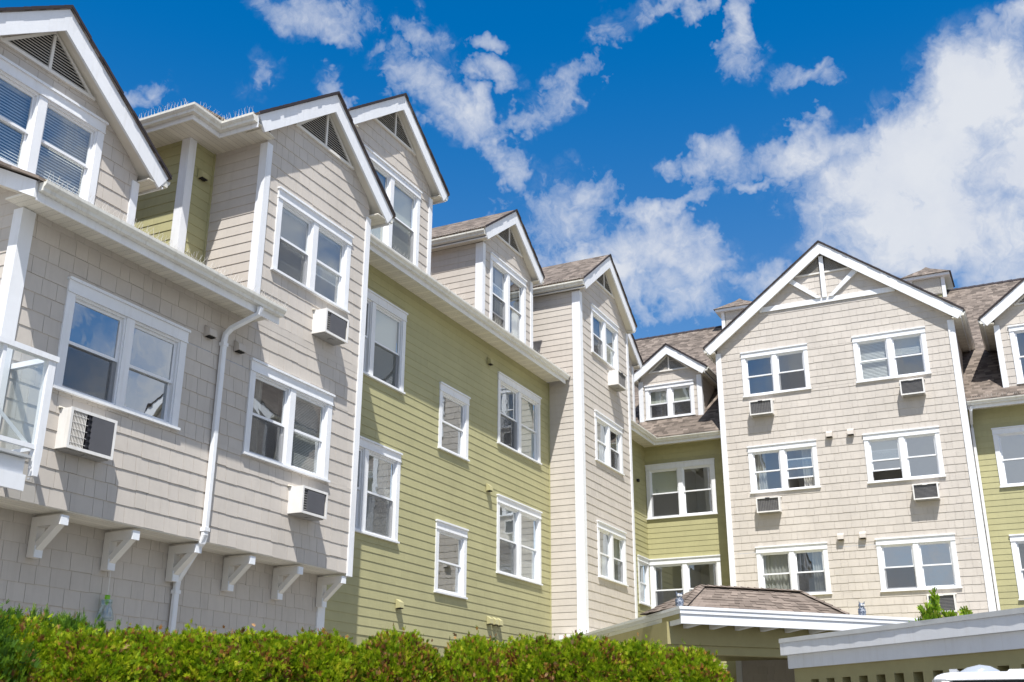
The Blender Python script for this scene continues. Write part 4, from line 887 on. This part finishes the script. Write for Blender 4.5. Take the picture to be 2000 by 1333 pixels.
# hip roof
e0 = A_ + uR * .10 + nin * .12; e1 = A_ + uR * 3.80 + nin * .12; r0 = Vector((20.56, 6.10, 0)); r1 = Vector((22.19, 4.547, 0))
dep = (r0 - e0).dot(nin) * 2; e2 = e1 + nin * dep; e3 = e0 + nin * dep
zE, zR = 2.21, 2.70
V3 = lambda p, z: Vector((p.x, p.y, z + Z0))
b = MB(); b.poly([V3(e0, zE), V3(e1, zE), V3(r1, zR), V3(r0, zR)]); b.poly([V3(e1, zE), V3(e2, zE), V3(r1, zR)]); b.poly([V3(e2, zE), V3(e3, zE), V3(r0, zR), V3(r1, zR)]); b.poly([V3(e3, zE), V3(e0, zE), V3(r0, zR)])
HR = b.build('hip_roof', M['roof_tab'], CAN)
def tabs(a, c, ra, rc, rows):
    """overlapping shingle tabs on one roof slope between the eave a-c and the ridge ra-rc"""
    nrm = (c - a).cross(ra - a).normalized()
    if nrm.z < 0: nrm = -nrm
    for k in range(rows):
        t0, t1 = k / rows, (k + 1.25) / rows; t1 = min(t1, 1.0)
        l0, l1 = a.lerp(ra, t0), c.lerp(rc, t0); m0, m1 = a.lerp(ra, t1), c.lerp(rc, t1)
        L = (l1 - l0).length; x = -random.uniform(0, .2)
        while x < L:
            wd = random.uniform(.11, .24); p, q = max(x, 0), min(x + wd - .004, L); x += wd
            if q - p < .03: continue
            s0, s1 = p / L, q / L; th = random.choice((.006, .008, .016, .018)); dr = random.choice((0, 0, .02)) / rows
            P0 = a.lerp(ra, max(t0 - dr, 0)).lerp(c.lerp(rc, max(t0 - dr, 0)), s0); P1 = a.lerp(ra, max(t0 - dr, 0)).lerp(c.lerp(rc, max(t0 - dr, 0)), s1)
            P2, P3 = m0.lerp(m1, s1), m0.lerp(m1, s0)
            bb = MB(); lift = nrm * .004
            bb.loops([P0 + lift, P1 + lift, P2 + lift * .5, P3 + lift * .5], [P0 + lift + nrm * th, P1 + lift + nrm * th, P2 + lift + nrm * .003, P3 + lift + nrm * .003]); bb.build('roof_shingle', M['roof_tab'], HR)
tabs(V3(e0, zE), V3(e1, zE), V3(r0, zR), V3(r1, zR), 8)
tabs(V3(e3, zE), V3(e0, zE), V3(r0, zR), V3(r0, zR), 8)
for p, q in ((V3(e0, zE), V3(r0, zR)), (V3(e1, zE), V3(r1, zR)), (V3(r0, zR), V3(r1, zR))):
    d = (q - p); L = d.length; d.normalize(); sdir = d.cross(Vector((0, 0, 1))).normalized(); upn = sdir.cross(d)
    k = int(L / .15)
    for i in range(k):
        bb = MB(); a = p + d * (i * L / k); c = p + d * ((i + 1.2) * L / k)
        bb.loops([a - sdir * .1 + upn * .012, a + upn * .052, a + sdir * .1 + upn * .012, a + upn * .03], [c - sdir * .1 + upn * .004, c + upn * .034, c + sdir * .1 + upn * .004, c + upn * .02]); bb.build('hip_cap', M['roof_tab'], HR)

# owl decoys
def owl(p, rot, label):
    T = thing('owl_decoy', label, 'decoy', p, 'owl decoys on the canopy', rot)
    b = MB(); k = 18
    b.lathe([(.0, 0), (.055, 0), (.07, .03), (.078, .08), (.068, .13), (.05, .16), (.058, .185), (.06, .21), (.045, .24), (0, .25)], k)
    o = b.build('body', m_owl, T, smooth=True, origin=(0, 0, 0)); o.location = (0, 0, 0)
    for sg in (-1, 1):
        b = MB(); b.loops([(sg * .022, -.028, .232), (sg * .06, -.012, .215), (sg * .03, .02, .235)], [(sg * .066, -.024, .287), (sg * .0665, -.023, .286), (sg * .066, -.022, .286)]); q = b.build('ear_tuft', m_owl, T, origin=(0, 0, 0)); q.location = (0, 0, 0)
        b = MB(); b.lathe([(0, .0), (.02, .0), (.018, .006), (0, .008)], 10); q = b.build('eye_disc', m_plain('owl_white' + str(sg), (.75, .74, .70)), T, origin=(0, 0, 0)); q.location = (sg * .024, -.052, .205); q.rotation_euler = (R(80), 0, R(12 * sg))
        b = MB(); b.lathe([(0, .0), (.007, .0), (0, .006)], 8); q = b.build('pupil', M['ac_black'], T, origin=(0, 0, 0)); q.location = (sg * .025, -.061, .206); q.rotation_euler = (R(80), 0, R(12 * sg))
        b = MB(); b.loops([(sg * .06, -.03, .15), (sg * .08, .0, .14), (sg * .06, .04, .13)], [(sg * .055, -.01, .02), (sg * .072, .02, .02), (sg * .05, .05, .02)]); q = b.build('wing', m_owl, T, origin=(0, 0, 0)); q.location = (0, 0, 0)
    b = MB(); b.loops([(-.01, -.055, .195), (.01, -.055, .195), (0, -.055, .205)], [(-.002, -.078, .178), (.002, -.078, .178), (0, -.078, .18)]); q = b.build('beak', M['coil'], T, origin=(0, 0, 0)); q.location = (0, 0, 0)
mt, t, bb = new_mat('owl_plastic'); pos = t.n('ShaderNodeTexCoord').outputs['Object']
link(t, t.ramp(t.noise(pos, 38, 3, .6), [(.35, (.045, .055, .085)), (.52, (.12, .15, .21)), (.64, (.42, .44, .47))]), bb.inputs['Base Color']); bb.inputs['Roughness'].default_value = .5; m_owl = mt
owl((19.36, 6.15, 2.203 + Z0), R(-58), 'blue grey plastic owl decoy at the corner of the canopy')
owl((22.35, 3.42, 2.203 + Z0), R(-50), 'blue grey plastic owl decoy on the far right edge of the canopy')

# ------------------------------------------------------------------ carport in front of it
CP = thing('carport', 'low olive carport wall with square openings under a stepped white fascia', 'carport', (13.0, .5, 0))
Ac = Vector((15.92, 3.58, 0)); dc = Vector((-.662, -.749, 0)).normalized(); fc = F((Ac.x, Ac.y), tuple(dc[:2]))
assert fc.n.dot(-Ac) > 0
L = 9.5
b = MB(); b.box(fc, -.03, L, -5, .028, 1.255, 1.30); b.build('cap_flashing', M['flash'], CP)
seg = 0; b = MB(); x = -.032
while x < L:
    l_ = 3.0; wv = []
    n_ = 24
    for i in range(n_):
        xa, xb = x + l_ * i / n_, x + l_ * (i + 1) / n_
        ha, hb = (.010 * math.sin(math.pi * i / n_) + .002 * math.sin(i * 2.1) + .030 for i in (i, i + 1))
        b.loops([fc(xa, .026, 1.245), fc(xb, .026, 1.245), fc(xb, .026, 1.302), fc(xa, .026, 1.302)], [fc(xa, ha, 1.245), fc(xb, hb, 1.245), fc(xb, hb - .004, 1.304), fc(xa, ha - .004, 1.304)])
    x += l_
b.build('flashing_lip', M['flash'], CP, kind='stuff')
b = MB(); b.box(fc, -.02, L, -.08, .022, 1.077, 1.253); b.build('fascia_board', M['white'], CP)
b = MB(); b.box(fc, .07, L, -.08, -.026, .893, 1.075); b.build('fascia_board', M['white'], CP)
b = MB(); b.box(fc, -.02, .065, -5, -.082, 1.077, 1.253); b.build('end_fascia', M['white'], CP)
# block wall with real openings
b = MB(); holes = []; u_ = .50
while u_ < L - .3: holes.append((u_, u_ + .165)); u_ += .33
b.box(fc, .14, L, -.25, -.07, .735, 1.2); b.box(fc, .14, L, -.25, -.07, -1.6, .52)
pu = .14
for h0, h1 in holes: b.box(fc, pu, h0, -.25, -.07, .52, .735); pu = h1
b.box(fc, pu, L, -.25, -.07, .52, .735)
b.build('block_wall', M['olive'], CP)
b = MB(); b.box(fc, .14, L, -2.6, -2.5, -1.6, 1.25); b.build('back_wall', M['olive'], CP)

# ------------------------------------------------------------------ parked white car (only its roof reaches into the picture)
CAR = thing('parked_car', 'white van with roof fittings parked in front of the carport', 'car', (7.6, -.20, 0), rot=R(2))
CAR.scale = (1, 1, .984)
def cobj(b, nm, mt, smooth=False):
    o = b.build(nm, mt, CAR, origin=(0, 0, 0), smooth=smooth); o.location = (0, 0, 0); return o
def csec(x, hw, z0, z1, top=.12, nseg=5):
    pts = [(x, -hw, z0), (x, hw, z0)]
    for i in range(nseg + 1): a = math.pi / 2 * i / nseg; pts.append((x, hw - .10 + .10 * math.cos(a), z1 - top + top * math.sin(a)))
    for i in range(nseg + 1): a = math.pi / 2 * (1 - i / nseg); pts.append((x, -(hw - .10 + .10 * math.cos(a)), z1 - top + top * math.sin(a)))
    return pts
b = MB(); S = [csec(-1.66, .80, 1.893, 1.912, .016), csec(-1.58, .86, 1.885, 1.932, .03), csec(-1.2, .90, 1.85, 1.952, .06), csec(0, .93, 1.80, 1.975, .1), csec(2.0, .92, 1.80, 1.95, .1), csec(2.9, .88, 1.80, 1.92, .1)]
for i in range(len(S) - 1): b.loops(S[i], S[i + 1], caps=False)
b.poly(S[0][::-1]); b.poly(S[-1]); cobj(b, 'roof', M['car_white'], True)
b = MB(); S = [csec(-2.75, .84, .35, .92, .15), csec(-2.6, .94, .30, 1.02, .12), csec(-2.1, .97, .28, 1.10, .1), csec(2.9, .97, .28, 1.12, .1), csec(3.0, .92, .32, 1.05, .1)]
for i in range(len(S) - 1): b.loops(S[i], S[i + 1], caps=False)
b.poly(S[0][::-1]); b.poly(S[-1]); cobj(b, 'body', M['car_white'], True)
b = MB(); b.loops([(-2.15, -.86, 1.08), (-2.15, .86, 1.08), (-1.64, .77, 1.892), (-1.64, -.77, 1.892)], [(-2.11, -.86, 1.08), (-2.11, .86, 1.08), (-1.60, .77, 1.892), (-1.60, -.77, 1.892)]); cobj(b, 'windshield', M['carglass'])
for sg in (-1, 1):
    b = MB(); b.loops([(-1.95, sg * .92, 1.1), (2.8, sg * .92, 1.1), (2.8, sg * .86, 1.84), (-1.55, sg * .86, 1.84)], [(-1.95, sg * .90, 1.1), (2.8, sg * .90, 1.1), (2.8, sg * .84, 1.84), (-1.55, sg * .84, 1.84)]); cobj(b, 'side_window', M['carglass'])
    b = MB(); b.tube([(-2.13, sg * .89, 1.08), (-1.63, sg * .80, 1.87)], .035, 6); cobj(b, 'pillar', M['car_white'])
    for x in (-1.75, 1.7):
        b = MB(); b.lathe([(0, -.1), (.2, -.1), (.33, -.09), (.34, 0), (.33, .09), (.2, .1), (0, .1)], 24); o = cobj(b, 'wheel', M['rubber'], True); o.location = (x, sg * .86, .34); o.rotation_euler = (R(90), 0, 0)
    b = MB(); b.box(F((0, sg * .80), (1, 0)), -.9, 2.6, -.02, .02, 1.95 - Z0, 1.985 - Z0); cobj(b, 'roof_rail', M['metal'])
b = MB(); b.box(F((0, 0), (1, 0)), 2.84, 2.9, -.8, .8, 1.1 - Z0, 1.84 - Z0); cobj(b, 'rear_window', M['carglass'])
b = MB(); pr = [(-.11, 0), (-.09, .028), (-.05, .05), (0, .058), (.06, .045), (.11, .018), (.125, 0)]
b.loops([(-1.30 + y * 0, .79 - .14 + y, 1.925 + z) for y, z in pr], [(-.9, .79 - .14 + y * .8, 1.945 + z * .7) for y, z in pr]); cobj(b, 'roof_lamp', paint('grey_lens', (.30, .33, .38), .12, 0, .05, gstr=0, spec=.7), True)
for y in (.45, .18, -.1):
    b = MB(); b.loops([(-1.35, y - .09, 1.93), (-1.35, y + .09, 1.93), (-1.35, y + .06, 1.955), (-1.35, y - .06, 1.955)], [(-.8, y - .09, 1.95), (-.8, y + .09, 1.95), (-.8, y + .06, 1.972), (-.8, y - .06, 1.972)]); cobj(b, 'roof_rib', M['car_white'])
b = MB(); b.box(F((0, 0), (0, -1)), -.35, .75, .98, 1.05, 1.96 - Z0, 1.985 - Z0); cobj(b, 'roof_bar', M['metal'])

# ------------------------------------------------------------------ hedge
def spray_mesh(n, sampler, size, seed, needles=False, kind='cedar'):
    """many small flat sprays as one crown mesh"""
    r = np.random.default_rng(seed)
    pos, out = sampler(r, n)
    up = np.array([0, 0, 1.0])
    d = out * .62 + up * .90 + r.normal(0, .35, (n, 3)); d /= np.linalg.norm(d, axis=1)[:, None]
    sd = np.cross(d, r.normal(0, 1, (n, 3))); sd /= np.linalg.norm(sd, axis=1)[:, None]
    nm = np.cross(sd, d)
    L = size * r.uniform(.6, 1.4, n)
    V = []; Fc = []
    # leaflets of one spray: (start along stem, angle, length, width)
    if kind == 'cedar': leaf = [(0, 0, 1.0, .085), (.10, .8, .55, .085), (.25, -.8, .55, .085), (.45, .75, .48, .085), (.60, -.7, .42, .085)]
    elif kind == 'yew': leaf = [(0, 0, 1.0, .04)] + [(.08 + .11 * i, (1 if i % 2 else -1) * 1.0, .36, .075) for i in range(8)]
    else: leaf = [(0, 0, 1.0, .03)] + [(.15 + .17 * i, (1 if i % 2 else -1) * .9, .5, .17) for i in range(5)]
    for s0, ang, ln, wd in leaf:
        ca, sa = math.cos(ang), math.sin(ang)
        dd = d * ca + sd * sa; ss = sd * ca - d * sa
        b0 = pos + d * (L * s0)[:, None]
        bend = nm * (L * ln * r.uniform(-.25, .25, n))[:, None]
        tip = b0 + dd * (L * ln)[:, None] + bend
        midp = b0 + dd * (L * ln * .5)[:, None] + bend * .2
        hw_ = (L * wd)[:, None]
        V.append(np.stack([b0, midp + ss * hw_, tip, midp - ss * hw_], 1))
    V = np.stack(V, 1)              # n, leaflets, 4, 3
    # connect leaflets of a spray into one island by sharing the stem base vertex
    k = len(leaf); verts = V.reshape(-1, 3); idx = np.arange(n * k * 4).reshape(n, k, 4)
    idx[:, 1:, 0] = idx[:, :1, 0]
    verts2 = verts
    return verts2, idx.reshape(-1, 4)
def mesh_np(name, verts, faces, mats):
    me = bpy.data.meshes.new(name); me.vertices.add(len(verts)); me.vertices.foreach_set('co', verts.astype(np.float32).ravel())
    nf = len(faces); me.loops.add(nf * 4); me.loops.foreach_set('vertex_index', faces.astype(np.int32).ravel())
    me.polygons.add(nf); me.polygons.foreach_set('loop_start', np.arange(0, nf * 4, 4, dtype=np.int32)); me.polygons.foreach_set('loop_total', np.full(nf, 4, dtype=np.int32))
    me.update(calc_edges=True); me.validate()
    for q in (mats if isinstance(mats, list) else [mats]): me.materials.append(q)
    return me
def shrub_sampler(h, rx, ry, seed, low=1.2, flat=.65, lump=.2):
    def smp(r, n):
        th = r.uniform(0, 2 * math.pi, n); v = r.uniform(0, 1, n) ** .8
        z = low + (h - low) * v
        top = r.uniform(0, 1, n) < .42
        # body: superellipse profile
        t = np.clip((z - low) / (h - low), 0, 1)
        prof = (1 - np.clip((t - flat) / (1 - flat), 0, 1) ** 2.2) ** .5
        rr = np.where(top, np.sqrt(r.uniform(0, 1, n)), 1.0)
        z = np.where(top, low + (h - low) * (flat + (1 - flat) * (1 - rr ** 2.0) ** .5), z)
        prof = np.where(top, rr, prof)
        a = np.array([seed * 1.3, seed * 2.1, seed * .7])
        lumpf = 1 + lump * (np.sin(3 * th + a[0] + 3 * z) * .6 + np.sin(5 * th + a[1] - 7 * z) * .4 + np.sin(9 * th + 11 * z + a[2]) * .35)
        gapf = np.sin(17 * th + 9 * z + a[0]) * np.sin(23 * z - 6 * th + a[1])
        depth = 1 - np.abs(r.normal(0, .09, n)) - .14 * np.clip(gapf - .25, 0, 1)
        x = rx * prof * np.cos(th) * lumpf * depth; y = ry * prof * np.sin(th) * lumpf * depth
        z = z + .05 * np.sin(4 * th + a[1]) * prof + np.abs(r.normal(0, .045, n)) * np.where(r.uniform(0, 1, n) < .5, 1, -.6) + np.where(r.uniform(0, 1, n) < .02, r.uniform(.03, .10, n), 0)
        o = np.stack([np.cos(th) * prof, np.sin(th) * prof, np.where(top, .9 - .5 * rr, .25)], 1); o /= np.linalg.norm(o, axis=1)[:, None]
        return np.stack([x, y, z], 1), o
    return smp
def low_fill(h, rx, ry, low):
    def smp(r, n):
        th = r.uniform(0, 2 * math.pi, n); z = r.uniform(.1, low + .1, n)
        d = 1 - np.abs(r.normal(0, .1, n))
        o = np.stack([np.cos(th), np.sin(th), np.full(n, .2)], 1)
        return np.stack([rx * np.cos(th) * d, ry * np.sin(th) * d, z], 1), o
    return smp
def core_fill(h, rx, ry):
    def smp(r, n):
        th = r.uniform(0, 2 * math.pi, n); q = np.sqrt(r.uniform(0, 1, n)) * .8; z = r.uniform(.2, h - .18, n)
        o = np.stack([np.cos(th), np.sin(th), np.full(n, .4)], 1)
        return np.stack([rx * q * np.cos(th), ry * q * np.sin(th), z], 1), o
    return smp
def crown(kind, h, rx, ry, seed, n=19000, size=.046, mat='cedar', lump=.20, flat=.65):
    a, fa = spray_mesh(n, shrub_sampler(h, rx, ry, seed, 1.5, flat, lump), size, seed, kind=kind)
    b_, fb_ = spray_mesh(n // 5, low_fill(h, rx, ry, 1.6), size * 1.9, seed + 50, kind=kind)
    c, fc_ = spray_mesh(n // 5, core_fill(h, rx, ry), size * 1.9, seed + 90, kind=kind)
    v = np.concatenate([a, b_, c]); f_ = np.concatenate([fa, fb_ + len(a), fc_ + len(a) + len(b_)])
    return mesh_np('crown', v, f_, M[mat])
tm = MB(); tm.tube([(0, 0, -.05), (.01, .0, .8), (.0, .01, 1.6), (.0, .0, 2.15)], [.045, .04, .028, .012], 8)
def trunk(parent, sc_=1):
    o = tm.build('trunk', M['bark'], parent, origin=(0, 0, 0)); o.location = (0, 0, 0); o.scale = (1, 1, sc_); return o
HH = 2.55
CR = [crown('cedar', HH, .47, .42, s, flat=fl) for s, fl in ((3, .70), (8, .74), (14, .66), (21, .60))]
def ray_pt(px, dist):
    d = FWD + RIGHT * ((px - 1000) / 2108.68); d = Vector((d.x, d.y, 0)).normalized() * dist; return d
HEDGE = [  # picture column, distance, height, width, crown, label
 (128, 9.05, 0.915, 0.86, 3, 'bright pointed cedar shrub at the left end of the hedge beside the yew'),
 (245, 9.1, 0.885, 0.95, 0, 'hedge cedar below the hanging wasp trap'),
 (335, 9.3, 0.9, 0.95, 1, 'hedge cedar with browned patches below the long downspout'),
 (440, 9.4, 0.905, 0.98, 2, 'hedge cedar below the bracket right of the downspout'),
 (545, 9.5, 0.91, 1.0, 0, 'hedge cedar below the fifth bracket'),
 (655, 9.7, 0.915, 1.0, 1, 'hedge cedar in front of the corner of the tan ground floor'),
 (797, 9.9, 0.93, 0.86, 2, 'rounded hedge cedar below the single vent hood on the olive wall'),
 (937, 10.1, 0.925, 0.8, 3, 'rounded hedge cedar below the three vent hoods'),
 (1040, 10.3, .925, .92, 1, 'hedge cedar in front of the inside corner of the olive wall'),
 (1128, 10.4, .935, .98, 0, 'hedge cedar in front of the centre bay'),
 (1222, 10.5, .92, .98, 2, 'hedge cedar in front of the canopy corner'),
 (1312, 10.6, .90, .86, 3, 'last cedar at the right end of the hedge'),
]
for i, (px, dist, hs_, ws, ci, lab) in enumerate(HEDGE):
    p = ray_pt(px, dist)
    T = thing('cedar_shrub', lab, 'shrub', p, 'cedar hedge', R(i * 77 + 13))
    o = link_obj('crown', CR[ci], T, p); o.scale = (ws, ws, hs_ * .988)
    trunk(T)
# yew at the left end
pY = ray_pt(22, 9.0)
T = thing('yew_shrub', 'dark green yew shrub with upright shoots at the far left', 'shrub', pY)
ym = crown('yew', 2.40, .62, .5, 5, n=9000, size=.055, mat='yew', lump=.22, flat=.6)
link_obj('crown', ym, T, pY); trunk(T)
def shoots(r, n):
    th = r.uniform(0, 2 * math.pi, n); q = np.sqrt(r.uniform(0, 1, n)); k = r.integers(0, 16, n)
    r2 = np.random.default_rng(4); cx, cy, hh_ = r2.uniform(-.55, .75, 16), r2.uniform(-.35, .35, 16), r2.uniform(.04, .16, 16)
    t_ = r.uniform(0, 1, n); return np.stack([cx[k] + .012 * np.cos(th), cy[k] + .012 * np.sin(th), 2.28 + t_ * (hh_[k] + .1)], 1), np.stack([np.cos(th) * .5, np.sin(th) * .5, np.ones(n)], 1)
v, f_ = spray_mesh(420, shoots, .045, 77, kind='yew'); link_obj('shoots', mesh_np('shoots', v, f_, M['yew']), T, pY)
pY2 = ray_pt(188, 9.5)
T = thing('yew_shrub', 'smaller yew shrub showing between the two leftmost cedars', 'shrub', pY2); o = link_obj('crown', ym, T, pY2); o.scale = (.75, .75, .985); o.rotation_euler = (0, 0, 2.1); trunk(T)
v, f_ = spray_mesh(420, shoots, .045, 78, kind='yew'); link_obj('shoots', mesh_np('shoots', v, f_, M['yew']), T, pY2).scale = (.7, .7, 1)
# leafy shrub behind the carport
pP = Vector((19.0, 1.72, 0))
T = thing('leafy_shrub', 'light green leafy shrub with one tall shoot behind the carport', 'shrub', pP)
def leafy(r, n):
    k = r.uniform(0, 1, n) < .055; k2 = (r.uniform(0, 1, n) < .12) & ~k
    th = r.uniform(0, 2 * math.pi, n); q = np.sqrt(r.uniform(0, 1, n))
    z = 3.44 * (1 - .10 * q ** 2) * r.uniform(.84, 1.0, n) + .05 * np.sin(5 * th)
    z = np.where(k, r.uniform(3.2, 3.80, n), z)
    w_ = np.where(k, .028 * (1.25 - (z - 3.2) / .62), .60)
    j = r.integers(0, 5, n); r2 = np.random.default_rng(6); sx, sy, sh = r2.uniform(-.5, .5, 5), r2.uniform(-.5, .5, 5), r2.uniform(.05, .2, 5)
    t_ = r.uniform(0, 1, n)
    x = np.where(k2, sx[j] + .04 * np.cos(th) + .1 * t_ * np.sign(sx[j]), w_ * q * np.cos(th) + np.where(k, -.03, 0)); y = np.where(k2, sy[j] + .04 * np.sin(th), w_ * q * np.sin(th) + np.where(k, .03, 0)); z = np.where(k2, 3.35 + t_ * sh[j], z)
    return np.stack([x, y, z], 1), np.stack([np.cos(th), np.sin(th), np.full(n, .6)], 1)
v, f_ = spray_mesh(1500, leafy, .085, 31, kind='leafy'); link_obj('crown', mesh_np('crown', v, f_, M['plant']), T, pP); trunk(T, 1.5)
